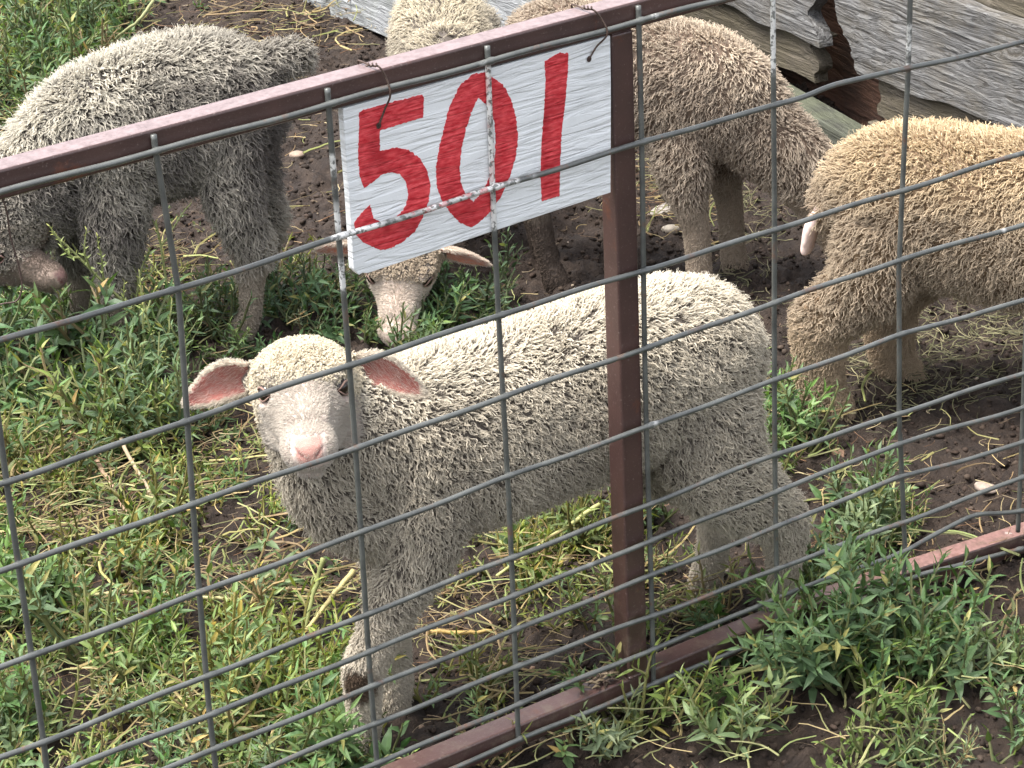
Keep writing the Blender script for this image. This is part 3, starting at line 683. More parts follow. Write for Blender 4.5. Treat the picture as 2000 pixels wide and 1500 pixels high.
    at = me.color_attributes.new('col', 'FLOAT_COLOR', 'POINT'); CA = np.ones((n, 4)); CA[:, :3] = np.clip(C, 0, 1); at.data.foreach_set('color', CA.ravel())
    me.polygons.foreach_set('use_smooth', np.ones(len(me.polygons), bool)); me.materials.clear(); me.materials.append(M_SKIN); me.update()
    ob = bpy.data.objects.new('body', me); col.objects.link(ob); ob.parent = root
    # ---- eyes
    if head_M is not None:
        for sg, on_ in ((1, eye_on[0]), (-1, eye_on[1])):
            if not on_: continue
            c = np.array([.0470, .0368 * sg, .0075]) * head_s; rr = .0118
            em = MB(); th = np.linspace(0, np.pi, 13); ph = np.linspace(0, 2 * np.pi, 20, endpoint=False)
            S = np.array([[math.sin(t) * math.cos(p_), math.sin(t) * math.sin(p_), math.cos(t)] for t in th for p_ in ph]) * rr + c
            F_ = [(i * 20 + k, (i + 1) * 20 + k, (i + 1) * 20 + (k + 1) % 20, i * 20 + (k + 1) % 20) for i in range(12) for k in range(20)]
            em.add(S @ head_M[:3, :3].T + head_M[:3, 3], F_); em.build('eye', M_EYE, root, True)
            # eyelid rims: two arcs hugging the eyeball
            nn = nrm(np.array([.65, sg * 1.0, .05])); e1 = nrm(np.cross(nn, [0, 0, 1])); e2 = np.cross(e1, nn)
            if e2[2] < 0: e2 = -e2
            for up_, amp in ((1, .66), (-1, .72)):
                a = np.linspace(-1, 1, 13); lid = c + rr * 1.02 * (e1 * (a * .95)[:, None] + e2 * (up_ * amp * (1 - a ** 2))[:, None] + nn * np.sqrt(np.clip(1.05 - (a * .95) ** 2 - (amp * (1 - a ** 2)) ** 2, .02, 2))[:, None])
                lp = lid @ head_M[:3, :3].T + head_M[:3, 3]
                lm = MB(); lm.tube(lp, (.0014 if up_ > 0 else .0011) * (1 - .5 * np.abs(a) ** 3), 8, pal.get('rim', (.32, .2, .17))); lm.build('eyelid', M_SKIN, root, True)
    # ---- sample roots
    me.calc_loop_triangles(); nt_ = len(me.loop_triangles); T = np.empty(nt_ * 3, np.int32); me.loop_triangles.foreach_get('vertices', T); T = T.reshape(-1, 3)
    area = np.linalg.norm(np.cross(V[T[:, 1]] - V[T[:, 0]], V[T[:, 2]] - V[T[:, 0]]), axis=1) / 2
    def sample(w_, cnt):
        wt = area * w_; p = wt / wt.sum(); ti = rg.choice(nt_, cnt, p=p); r1, r2 = rg.random(cnt), rg.random(cnt); s1 = np.sqrt(r1)
        B = np.stack([1 - s1, s1 * (1 - r2), s1 * r2], 1); g = lambda A: (A[T[ti]] * (B[:, :, None] if A.ndim == 2 else B)).sum(1)
        return g
    tf = face[T].mean(1); te = ear[T].mean(1); tei = earin[T].mean(1); tl = legm[T].mean(1); tc = cap[T].mean(1)
    wlen = np.where(cap, P.get('caplen', .0125), P.get('wool', .020)) * (1 - face * .75) * (1 - legm * P.get('legcut', .72))
    if head_M is not None:      # shorter on the throat and nape close to the head
        dh = np.linalg.norm(V - head_M[:3, 3], axis=1); wlen = wlen * np.clip(.45 + (dh - .05) / .16, .45, 1)
    bare = P['bare'](V) if 'bare' in P else np.zeros(n)
    def strands_from(g, cnt, ns, L, spread, tip, rad, lean, wav, npt, colf, seed2, curl=0, hf=None):
        p = g(V); nn = nrm(g(N)); Lc = g(wlen) * L if hf is None else hf(g)
        lo = fbm(p, 9, 2, seed2); lo2 = fbm(p, 9, 2, seed2 + 50)
        flow = P['flow'](p); flow = flow - nn * (flow * nn).sum(1)[:, None]; flow = nrm(flow)
        bi = np.cross(nn, flow); ang = lo * 1.0 + vnoise(p, 38, seed2 + 3) * .40 + rg.normal(0, .14, cnt)
        if curl: ang = ang + rg.normal(0, curl, cnt)
        fl = flow * np.cos(ang)[:, None] + bi * np.sin(ang)[:, None]; bi2 = np.cross(nn, fl)
        lgm = g(legm) if hf is None else 0
        ln = np.clip(lean + .15 * lgm - .45 * np.clip(nn[:, 2] - .25, 0, 1) + rg.normal(0, .12, cnt) + lo2 * .15, .15, 1.35)
        ax = nn * np.cos(ln)[:, None] + fl * np.sin(ln)[:, None]
        Lc = Lc * rg.uniform(.7, 1.25, cnt) * (1 + .22 * vnoise(p, 55, seed2 + 9))
        s = np.linspace(0, 1, npt); ph = (p * fl).sum(1) * 420 + lo2 * 5 + rg.normal(0, .7, cnt); fr = rg.uniform(.9, 1.4, cnt) * 2 * np.pi
        cen = p[:, None] + ax[:, None] * (Lc[:, None] * s)[..., None]
        amp = (wav * Lc)[:, None] * (s ** .7)
        cen = cen + bi2[:, None] * (amp * np.sin(fr[:, None] * s + ph[:, None]))[..., None] + nn[:, None] * (amp * .6 * np.cos(fr[:, None] * s + ph[:, None] * 1.7))[..., None]
        gath = np.stack([vnoise(p, 62, seed2 + q) for q in (61, 62, 63)], 1); gath = gath + .8 * np.stack([vnoise(p, 23, seed2 + q) for q in (71, 72, 73)], 1); gath = gath - nn * (gath * nn).sum(1)[:, None]
        cen = cen + gath[:, None] * ((s ** 1.3)[None] * Lc[:, None] * (.42 if hf is None else .1))[..., None]
        cen = cen - np.array([0, 0, 1.0]) * ((s ** 2)[None] * Lc[:, None] * .10)[..., None]
        a = rg.uniform(0, 6.28, (cnt, ns)); rr = np.sqrt(rg.random((cnt, ns))) * spread * rg.uniform(.7, 1.3, (cnt, 1))
        oa, ob_ = rr * np.cos(a), rr * np.sin(a) * .8
        r_s = (1 - s) ** .9 * (1 - tip) + tip
        X = cen[:, None] + (oa[..., None] * r_s)[..., None] * bi2[:, None, None] + (ob_[..., None] * r_s)[..., None] * np.cross(ax, bi2)[:, None, None]
        X = X + rg.normal(0, 1, X.shape) * (.00022 * s)[None, None, :, None] * (1 if spread > .001 else .5)
        Rr = rad * (1 - s ** 2 * .55)[None, None] * rg.uniform(.75, 1.25, (cnt, ns, 1)) * np.ones((cnt, ns, npt))
        Cc = colf(g, p, nn, s, cnt, ns)
        return X.reshape(-1, npt, 3), Rr.reshape(-1, npt), Cc.reshape(-1, npt, 3)
    root_c, tip_c, dirt_c, top_c = [np.array(pal[k]) for k in ('root', 'tip', 'dirt', 'top')]
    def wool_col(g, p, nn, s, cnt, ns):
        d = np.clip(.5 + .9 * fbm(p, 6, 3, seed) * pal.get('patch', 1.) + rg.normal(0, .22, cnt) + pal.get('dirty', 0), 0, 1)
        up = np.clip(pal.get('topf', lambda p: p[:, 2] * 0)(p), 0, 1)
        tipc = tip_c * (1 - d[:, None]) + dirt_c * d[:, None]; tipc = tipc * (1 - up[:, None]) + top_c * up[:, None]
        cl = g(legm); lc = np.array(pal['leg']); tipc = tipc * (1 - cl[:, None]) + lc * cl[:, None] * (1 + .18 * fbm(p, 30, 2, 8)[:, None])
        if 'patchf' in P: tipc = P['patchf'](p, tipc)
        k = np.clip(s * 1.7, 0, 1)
        rc = root_c * (1 - cl[:, None]) + lc * .75 * cl[:, None]  # dark roots: undercoat grime plus crevice shade put into the strand colour
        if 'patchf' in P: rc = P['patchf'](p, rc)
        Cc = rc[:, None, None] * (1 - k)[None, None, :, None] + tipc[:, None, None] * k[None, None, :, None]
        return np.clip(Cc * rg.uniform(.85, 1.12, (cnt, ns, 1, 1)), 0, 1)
    wbody = np.clip(1 - tf, 0, 1) * (te < .5) * (1 - (bare[T].mean(1))) * (1 - tc * .999)
    parts = []
    g = sample(wbody * (1 + tl * 2.2), nlock)
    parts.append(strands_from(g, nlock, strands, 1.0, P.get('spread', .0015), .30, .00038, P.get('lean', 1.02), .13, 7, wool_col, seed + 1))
    if P.get('fuzz', 1):
        nf = int(nlock * .45); g = sample(wbody, nf); parts.append(strands_from(g, nf, 2, .9, .0022, .9, .00026, .55, .22, 7, wool_col, seed + 2, curl=.8))
    if head_M is not None:
        if tc.sum() > 10:
            nc = P.get('ncap', 6500); g = sample(tc * np.clip(1.15 - tf, 0, 1) * (te < .5), nc)
            parts.append(strands_from(g, nc, 7, 1.0, .0022, .35, .00036, .80, .22, 7, lambda g, p, nn, s, c_, ns: np.clip(np.array(pal['cap'])[None, None, None] * (.45 + .55 * np.clip(s * 1.6, 0, 1))[None, None, :, None] * rg.uniform(.86, 1.1, (c_, ns, 1, 1)), 0, 1), seed + 5, curl=.9))
        # short face hair and ear fringe
        fh = P['headflow']
        nfh = P.get('nface', 16000); g = sample(np.clip(tf, 0, 1) * (te < .5), nfh)
        def face_col(g, p, nn, s, cnt, ns):
            hp = (p - head_M[:3, 3]) @ head_M[:3, :3] / head_s
            base = np.array(pal['face_hair'])[None] * (1 + .08 * vnoise(hp, 40, 3)[:, None])
            return np.clip(base[:, None, None] * rg.uniform(.88, 1.1, (cnt, ns, 1, 1)) * np.ones((1, 1, len(s), 1)), 0, 1)
        keep = 'nose'
        def hfl(g):
            hp = (g(V) - head_M[:3, 3]) @ head_M[:3, :3] / head_s
            L = np.clip(.0062 - np.clip(hp[:, 0] - .05, 0, 1) * .032, .0022, .0062)
            L = L * np.where((hp[:, 0] > .147) & (np.abs(hp[:, 1]) < .0165) & (hp[:, 2] > -.036) & (hp[:, 2] < -.008), .12, 1)
            for sg in (1, -1):
                de = np.linalg.norm(hp - np.array([.0480, .0415 * sg, .0075]), axis=1); L = L * np.clip((de - .0125) / .009, .03, 1)
            return L
        old = P['flow']; P['flow'] = fh
        parts.append(strands_from(g, nfh, 2, 1, .0008, 1, .00022, 1.12, .04, 7, face_col, seed + 7, hf=hfl))
        if te.sum() > 5:
            ne = P.get('near', 9000); g = sample(te * (1 - np.clip(tei * 1.6, 0, 1)), ne)
            parts.append(strands_from(g, ne, 1, 1, .0005, 1, .00022, .95, .05, 7, lambda g, p, nn, s, c_, ns: np.clip(np.array(pal['ear_hair'])[None, None, None] * rg.uniform(.85, 1.1, (c_, ns, 1, 1)) * np.ones((1, 1, len(s), 1)), 0, 1), seed + 9, hf=lambda g: 0 * g(wlen) + .0050))
            g = sample(te * tei, 900)
            parts.append(strands_from(g, 900, 1, 1, .0005, 1, .00016, 1.2, .1, 7, lambda g, p, nn, s, c_, ns: np.array([.62, .45, .40])[None, None, None] * np.ones((c_, ns, len(s), 1)), seed + 11, hf=lambda g: 0 * g(wlen) + .0055))
        P['flow'] = old
    X = np.concatenate([p[0] for p in parts]); Rr = np.concatenate([p[1] for p in parts]); Cc = np.concatenate([p[2] for p in parts])
    # nothing grows below the ground
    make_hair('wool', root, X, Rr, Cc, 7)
    return root

def flow_back(p):       # down the flank and to the rear
    return np.stack([np.full(len(p), -.55), 0 * p[:, 0], np.full(len(p), -.85)], 1)
def headflow_of(Mx):
    def f(p):
        hp = (p - Mx[:3, 3]) @ Mx[:3, :3]
        v = np.stack([-.6 + 0 * hp[:, 0], np.clip(hp[:, 1] * 30, -.55, .55), -.25 + 0 * hp[:, 0]], 1); e = np.abs(hp[:, 1]) > .056
        v[e] = np.stack([.2 + 0 * hp[e, 0], np.sign(hp[e, 1]), -.15 + 0 * hp[e, 0]], 1)
        return v @ Mx[:3, :3].T
    return f

#@@SHEEP
# ---------------------------------------------------------------- A: the lamb looking at us
def build_A(b):
    b.loft([(-.272, 0, .365, .050, .065), (-.252, 0, .372, .076, .092), (-.20, 0, .385, .092, .110), (-.10, 0, .388, .095, .112), (0, 0, .380, .098, .112),
            (.10, 0, .374, .098, .114), (.18, 0, .370, .092, .114), (.228, 0, .368, .076, .098), (.262, 0, .366, .056, .078)], 4, 32, pw=2.1)
    b.loft([(.17, 0, .385, .080, .092), (.235, 0, .405, .072, .090), (.290, .002, .440, .060, .078), (.318, .000, .490, .050, .062)], 4, 24)
    # throat and brisket
    b.loft([(.222, 0, .298, .060, .052), (.272, .004, .328, .054, .052), (.304, .006, .385, .050, .050), (.314, .008, .445, .048, .050)], 4, 20)
    # hind legs
    b.loft([(-.200, .050, .345, .046, .078), (-.215, .062, .265, .042, .066), (-.262, .068, .205, .034, .048), (-.308, .070, .160, .0250, .032), (-.312, .070, .105, .0205, .0225), (-.308, .070, .055, .0190, .0210), (-.300, .070, .022, .0185, .021), (-.300, .070, .006, .0185, .022)], 4, 20)
    b.loft([(-.190, -.050, .345, .048, .080), (-.195, -.064, .265, .044, .072), (-.242, -.066, .200, .034, .049), (-.290, -.068, .150, .0235, .029), (-.293, -.068, .10, .0195, .0215), (-.288, -.066, .055, .0185, .020), (-.278, -.066, .022, .0190, .021), (-.274, -.066, .006, .0185, .022)], 4, 20)
    # front legs
    b.loft([(.185, .055, .345, .038, .058), (.205, .058, .270, .031, .042), (.236, .050, .215, .0255, .031), (.268, .044, .155, .0225, .0260), (.286, .041, .118, .0230, .0255), (.288, .038, .075, .0185, .0205), (.290, .036, .040, .0185, .020), (.296, .036, .018, .0190, .022), (.300, .034, .006, .0185, .022)], 4, 20)
    b.loft([(.175, -.050, .345, .038, .058), (.188, -.050, .265, .031, .041), (.205, -.040, .205, .026, .031), (.214, -.032, .150, .0225, .026), (.216, -.030, .112, .0230, .026), (.214, -.028, .070, .0190, .0215), (.214, -.028, .038, .0200, .022), (.218, -.028, .018, .0200, .022), (.220, -.028, .006, .0185, .022)], 4, 20)
FA = nrm([-.995, .1]); OA = (.78, .17)
LA = np.array([-FA[1], FA[0]])
def toA(P):   # world point -> lamb local
    d = np.array([P[0] - OA[0], P[1] - OA[1]]); return np.array([d @ FA, d @ LA, P[2] - G])
dw = np.array([-.556, -.831, 0.]); dw = nrm(dw) + .085 * np.array([.83, -.556, 0])
dl = nrm([dw[:2] @ FA, dw[:2] @ LA, 0]); dl = dl * math.cos(math.radians(5)) + np.array([0, 0, math.sin(math.radians(5))])
HS = (.93, 1.12, 1.11)
MA = head_matrix([.318, .000, .500], dl, .0)
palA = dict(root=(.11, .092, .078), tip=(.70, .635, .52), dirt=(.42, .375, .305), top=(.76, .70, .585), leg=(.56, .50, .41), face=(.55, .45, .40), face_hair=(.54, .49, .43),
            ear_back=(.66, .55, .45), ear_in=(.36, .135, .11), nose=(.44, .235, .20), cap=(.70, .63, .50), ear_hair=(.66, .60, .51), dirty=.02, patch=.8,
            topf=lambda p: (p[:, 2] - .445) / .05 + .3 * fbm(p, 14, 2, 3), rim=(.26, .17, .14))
def patchA(p, c):
    k = np.clip(1 - np.linalg.norm((p - np.array([.304, .056, .108])) / np.array([.030, .020, .030]), axis=1), 0, 1) * 3; k = np.clip(k, 0, 1)[:, None]
    return c * (1 - k) + k * np.array((.10, .07, .05))
PA = dict(flow=flow_back, headflow=headflow_of(MA), wool=.0140, patchf=patchA, legz=.225, hindz=-.055, legr=.09, legcut=.55,
          bare=lambda V: np.clip(1 - np.linalg.norm((V - np.array([.125, .085, .245])) / np.array([.035, .05, .022]), axis=1), 0, 1) * 2 > .6)
sheep(('cream woolly lamb with pink ears standing behind the gate looking out', 'lamb'), OA, FA, build_A, PA, MA, None, 11, palA, voxel=.0028, nlock=54000, strands=6, head_s=HS, droop=(.44, .30))

# ---------------------------------------------------------------- B: grey sheep at the left
def build_B(b):
    b.loft([(-.165, 0, .375, .048, .066), (-.148, 0, .380, .072, .094), (-.10, 0, .388, .088, .114), (-.04, 0, .390, .094, .120), (.03, 0, .378, .094, .118),
            (.09, 0, .362, .095, .116), (.14, 0, .338, .082, .104), (.18, 0, .315, .066, .088)], 4, 32, pw=2.1)
    b.loft([(.08, 0, .372, .075, .095), (.15, 0, .335, .072, .088), (.215, .0, .285, .066, .082), (.270, .010, .245, .058, .070), (.300, .016, .215, .050, .056)], 4, 24)
    b.loft([(-.17, 0, .448, .030, .030), (-.205, 0, .455, .024, .024), (-.240, 0, .460, .016, .018)], 4, 16)   # woolly dock of the tail
    for y, dx in ((.062, .015), (-.060, -.035)):
        b.loft([(-.105 + dx * .6, y * .8, .355, .042, .060), (-.115 + dx, y, .270, .034, .042), (-.128 + dx, y, .205, .025, .031), (-.140 + dx, y, .165, .021, .026), (-.132 + dx, y, .105, .017, .0185), (-.125 + dx, y, .052, .016, .0175), (-.105 + dx, y, .02, .0185, .021), (-.10 + dx, y, .006, .0185, .022)], 4, 20)
    for y, dx in ((.058, 0), (-.052, .045)):
        b.loft([(.085 + dx * .3, y * .8, .330, .044, .062), (.092 + dx * .6, y, .250, .038, .048), (.095 + dx, y, .185, .028, .032), (.098 + dx, y, .125, .020, .023), (.100 + dx, y, .075, .016, .0175), (.104 + dx, y, .035, .0175, .019), (.108 + dx, y, .006, .0185, .022)], 4, 20)
FB = nrm([-.945, .327])
MB_ = head_matrix([.290, .020, .228], nrm([-.66, .46, -.20]), .15)
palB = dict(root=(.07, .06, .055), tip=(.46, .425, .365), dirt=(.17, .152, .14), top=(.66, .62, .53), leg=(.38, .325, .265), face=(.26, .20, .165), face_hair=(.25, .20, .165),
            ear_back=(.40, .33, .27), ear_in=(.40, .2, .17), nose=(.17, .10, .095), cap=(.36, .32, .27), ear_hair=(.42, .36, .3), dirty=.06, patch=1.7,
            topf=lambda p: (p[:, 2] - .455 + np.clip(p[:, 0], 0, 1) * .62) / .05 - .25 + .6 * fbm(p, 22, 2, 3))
PB = dict(flow=flow_back, headflow=headflow_of(MB_), wool=.020, spread=.0019, face0=.075, legz=.17, ncap=1500, nface=6000, near=2500, ears=(0, 1))
sheep(('shaggy dark grey sheep with a woolly tail stub grazing with head turned back', 'sheep'), (.9, 1.39), FB, build_B, PB, MB_, None, 21, palB, head_s=(.80, .92, .9), voxel=.0042, nlock=34000, strands=6)

# ---------------------------------------------------------------- D: beige sheep behind the post
def build_D(b):
    b.loft([(-.155, 0, .365, .054, .070), (-.135, 0, .372, .078, .094), (-.09, 0, .378, .092, .104), (0, 0, .366, .098, .102), (.07, 0, .352, .096, .104),
            (.14, 0, .335, .088, .104), (.19, 0, .318, .076, .090), (.225, 0, .300, .060, .072)], 4, 32, pw=2.1)
    b.loft([(.12, 0, .345, .076, .086), (.20, 0, .302, .066, .074), (.275, .0, .240, .056, .062), (.325, .0, .185, .048, .054), (.355, .0, .140, .040, .046)], 4, 24)
    b.loft([(.335, 0, .150, .042, .044), (.365, 0, .105, .040, .038), (.385, 0, .055, .028, .026), (.395, 0, .030, .022, .018)], 4, 20)
    for y, dx in ((-.064, .02), (.062, -.03)):
        b.loft([(-.095 + dx * .6, y * .8, .355, .050, .080), (-.105 + dx, y, .270, .044, .064), (-.128 + dx, y, .205, .030, .042), (-.155 + dx, y, .160, .022, .028), (-.145 + dx, y, .105, .017, .0185), (-.135 + dx, y, .052, .016, .0175), (-.125 + dx, y, .02, .0185, .021), (-.12 + dx, y, .006, .0185, .022)], 4, 20)
    for y, dx in ((-.062, .0), (.058, .035)):
        b.loft([(.105 + dx * .3, y * .8, .310, .042, .056), (.115 + dx * .6, y, .240, .036, .044), (.125 + dx, y, .180, .026, .029), (.136 + dx, y, .125, .020, .022), (.140 + dx, y, .075, .019, .0205), (.142 + dx, y, .035, .020, .021), (.146 + dx, y, .006, .0185, .022)], 4, 20)
FD = nrm([.66, -.75])
palD = dict(root=(.16, .115, .085), tip=(.53, .45, .36), dirt=(.38, .31, .245), top=(.66, .56, .44), leg=(.42, .345, .27), face=(.2, .17, .15), face_hair=(.2, .17, .15),
            ear_back=(.4, .3, .2), ear_in=(.4, .2, .15), nose=(.3, .2, .2), cap=(.3, .2, .2), ear_hair=(.3, .2, .2), dirty=-.05, patch=.9,
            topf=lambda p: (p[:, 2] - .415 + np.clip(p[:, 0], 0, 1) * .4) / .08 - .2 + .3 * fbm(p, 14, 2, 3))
def patchD(p, c):
    k = (np.clip((-.04 - p[:, 0]) / .03, 0, 1) * np.clip((.17 - p[:, 2]) / .05, 0, 1))[:, None]
    return c * (1 - k) + k * np.array((.11, .085, .07))
PD = dict(flow=flow_back, patchf=patchD, wool=.0145, legz=.20, ears=(0, 0))
sheep(('beige sheep with its head lowered standing behind the gate post and number board', 'sheep'), (1.61, 1.12), FD, build_D, PD, None, None, 31, palD, voxel=.0045, nlock=32000, strands=6)

# ---------------------------------------------------------------- E: golden sheep at the right
def build_E(b):
    b.loft([(.026, 0, .300, .056, .078), (.046, 0, .310, .080, .098), (.095, 0, .326, .098, .113), (.16, 0, .330, .106, .116), (.25, 0, .322, .110, .120),
            (.34, 0, .315, .110, .122), (.42, 0, .310, .100, .118), (.49, 0, .305, .084, .100), (.53, 0, .300, .060, .080)], 4, 32, pw=2.15)
    b.loft([(.44, 0, .310, .074, .086), (.52, 0, .280, .070, .082), (.57, .03, .240, .060, .072), (.61, .06, .175, .050, .058)], 4, 24)
    b.loft([(.595, .055, .190, .046, .048), (.63, .08, .135, .042, .040), (.66, .10, .075, .030, .028), (.67, .105, .045, .022, .020)], 4, 20)
    for y, dx in ((-.074, .0), (.066, .075)):
        b.loft([(.095 + dx * .5, y * .8, .300, .050, .072), (.075 + dx, y, .235, .042, .060), (.045 + dx, y, .200, .036, .048), (.004 + dx, y, .155, .038, .044), (.000 + dx, y, .100, .034, .038), (.004 + dx, y, .052, .030, .034), (.024 + dx, y, .022, .025, .027), (.032 + dx, y, .006, .0185, .022)], 4, 20)
    for y, dx in ((-.064, .0), (.060, .035)):
        b.loft([(.43 + dx * .3, y * .8, .310, .046, .064), (.435 + dx * .6, y, .240, .040, .050), (.44 + dx, y, .180, .030, .034), (.445 + dx, y, .125, .022, .025), (.45 + dx, y, .075, .019, .0205), (.455 + dx, y, .035, .020, .021), (.46 + dx, y, .006, .0185, .022)], 4, 20)
    b.loft([(.020, -.030, .335, .030, .014), (-.018, -.036, .305, .030, .012), (-.030, -.036, .258, .026, .009)], 4, 14)   # docked bare tail
FE = nrm([.575, -.818])
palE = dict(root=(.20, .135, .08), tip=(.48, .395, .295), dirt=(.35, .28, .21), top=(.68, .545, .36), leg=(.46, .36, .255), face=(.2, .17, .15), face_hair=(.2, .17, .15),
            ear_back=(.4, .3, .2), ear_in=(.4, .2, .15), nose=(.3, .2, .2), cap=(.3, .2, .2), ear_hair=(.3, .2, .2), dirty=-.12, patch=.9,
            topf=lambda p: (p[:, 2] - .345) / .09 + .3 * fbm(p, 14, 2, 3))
isT = lambda V: (np.linalg.norm((V - np.array([-.024, -.036, .284])) / np.array([.026, .046, .052]), axis=1) < 1) & (V[:, 0] < .000)
def tail_skin(V, C):
    C = C.copy(); C[isT(V)] = (.72, .55, .50); return C
PE = dict(flow=flow_back, wool=.0165, legz=.19, legcut=.5, ears=(0, 0), bare=isT)
sheep(('golden fleeced sheep with a bare pink tail stub, cut off by the right edge', 'sheep'), (1.582, .553), FE, build_E, PE, None, None, 41, palE, voxel=.0045, nlock=42000, strands=6, extra_skin=tail_skin)

# ---------------------------------------------------------------- C: lamb grazing under the board
def build_C(b):
    b.loft([(-.21, -.01, .290, .050, .066), (-.19, -.01, .298, .070, .086), (-.13, -.01, .308, .082, .092), (-.06, -.01, .300, .084, .090), (.0, -.01, .290, .080, .088), (.06, -.015, .278, .068, .080), (.10, -.02, .27, .052, .066)], 4, 28, pw=2.1)
    b.loft([(.03, -.01, .31, .066, .078), (.13, -.035, .265, .056, .064), (.24, -.075, .215, .050, .056), (.33, -.105, .180, .045, .050), (.365, -.115, .165, .042, .044)], 4, 24)
    for y, dx in ((.058, 0), (-.058, .02)):
        b.loft([(-.155 + dx, y * .8, .310, .044, .066), (-.165 + dx, y, .230, .038, .054), (-.195 + dx, y, .165, .026, .034), (-.215 + dx, y, .130, .020, .025), (-.205 + dx, y, .085, .016, .0175), (-.195 + dx, y, .04, .016, .0175), (-.185 + dx, y, .006, .0180, .020)], 4, 18)
        b.loft([(.03 + dx, y * .8, .275, .040, .054), (.035 + dx, y, .21, .032, .040), (.04 + dx, y, .15, .023, .027), (.045 + dx, y, .10, .019, .021), (.048 + dx, y, .05, .0155, .017), (.055 + dx, y, .006, .018, .020)], 4, 18)
FC = nrm([-.5, -.86]); OC = np.array([1.53, 1.50]); LC = np.array([-FC[1], FC[0]])
pollC = np.array([1.205, 1.175]) - OC; pc = np.array([pollC @ FC, pollC @ LC, .132])
dwc = np.array([-.50, -.56]); dlc = np.array([dwc @ FC, dwc @ LC, 0]); dlc = nrm(dlc) * math.cos(math.radians(44)) + np.array([0, 0, -math.sin(math.radians(44))])
MC = head_matrix(pc, dlc, -.10)
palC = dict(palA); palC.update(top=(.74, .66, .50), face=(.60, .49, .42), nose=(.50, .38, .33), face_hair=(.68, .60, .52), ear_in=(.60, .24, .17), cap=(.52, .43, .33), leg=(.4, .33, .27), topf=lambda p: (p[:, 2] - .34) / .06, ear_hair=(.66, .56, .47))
PC = dict(flow=flow_back, headflow=headflow_of(MC), wool=.016, legz=.13, ncap=3500, nface=9000, near=5000)
sheep(('pale lamb grazing with its face showing just below the number board', 'lamb'), OC, FC, build_C, PC, MC, None, 51, palC, head_s=(.82, 1.14, 1.05), droop=(.62, .22), voxel=.0038, nlock=18000, strands=6)

# ================================================================ weeds, stalks, hay, stones
def blob(px, py, L):
    v = np.zeros(len(px))
    for (x, y, sx, sy, a) in L: v = np.maximum(v, a * np.exp(-(((px - x) / sx) ** 2 + ((py - y) / sy) ** 2) ** 1.5))
    return v
# where things grow, given in photo pixels of the ground they stand on
GREEN = [(60, 130, 210, 190, 1), (230, 1040, 260, 150, .95), (470, 1060, 150, 90, .6), (330, 200, 70, 60, .5), (120, 800, 330, 240, 1), (250, 640, 240, 70, .8), (560, 620, 170, 60, .75), (860, 620, 170, 55, .9), (100, 1350, 380, 300, 1), (480, 1350, 200, 240, .85),
         (640, 1500, 160, 70, 1), (1060, 1150, 200, 110, .8), (1300, 1050, 80, 50, .6), (1480, 870, 60, 90, .95), (1560, 860, 60, 60, .8), (1690, 1030, 100, 75, 1), (1600, 1130, 80, 60, .5), (1350, 1215, 130, 45, .25),
         (1640, 1330, 200, 150, .9), (1380, 1440, 240, 105, .95), (1150, 1480, 250, 65, .9), (1900, 1290, 160, 140, .95), (1750, 1480, 160, 60, .4), (1000, 1350, 160, 80, .45), (750, 780, 160, 60, .6), (0, 1000, 200, 300, .9)]
STRAW = [(440, 900, 130, 80, 1), (520, 1150, 250, 110, 1), (150, 1000, 250, 150, .7), (930, 1270, 200, 90, .9), (1100, 1150, 200, 90, .5), (1100, 1370, 200, 60, .6), (1500, 1280, 150, 60, .5), (500, 60, 220, 70, .5), (280, 560, 160, 110, .6), (1300, 420, 120, 60, .7),
         (1640, 1130, 170, 50, .5), (1880, 1120, 170, 70, .6), (1750, 950, 250, 120, .3), (350, 1300, 400, 200, .4), (600, 400, 100, 250, .12), (1350, 1180, 180, 70, .9), (430, 1190, 260, 70, 1)]
HAY = [(1850, 690, 260, 90, 1), (1480, 430, 70, 60, .7), (1700, 780, 200, 60, .6), (1450, 560, 60, 90, .35), (1320, 330, 80, 60, .5)]
rg = np.random.default_rng(77)
def scatter(cnt, L, x0=-.3, x1=3.1, y0=-.75, y1=3.6, thr=0):
    x = rg.uniform(x0, x1, cnt); y = rg.uniform(y0, y1, cnt); z = ground_z(x, y); P = np.stack([x, y, z], 1); px, py = px_of(P)
    d = blob(px, py, L); nz = fbm(P * [1, 1, 0], 7, 3, 91); d = np.clip(d * (1 + .9 * nz), 0, 1)
    k = rg.random(cnt) < d; return P[k], px[k], py[k], d[k]
feet = np.array([[.48, .14], [.55, .19], [1.09, .10], [1.05, .24], [.81, 1.33], [.77, 1.45], [1.04, 1.33], [1.12, 1.44], [1.66, .98], [1.76, 1.05], [1.51, .51], [1.61, .57]])

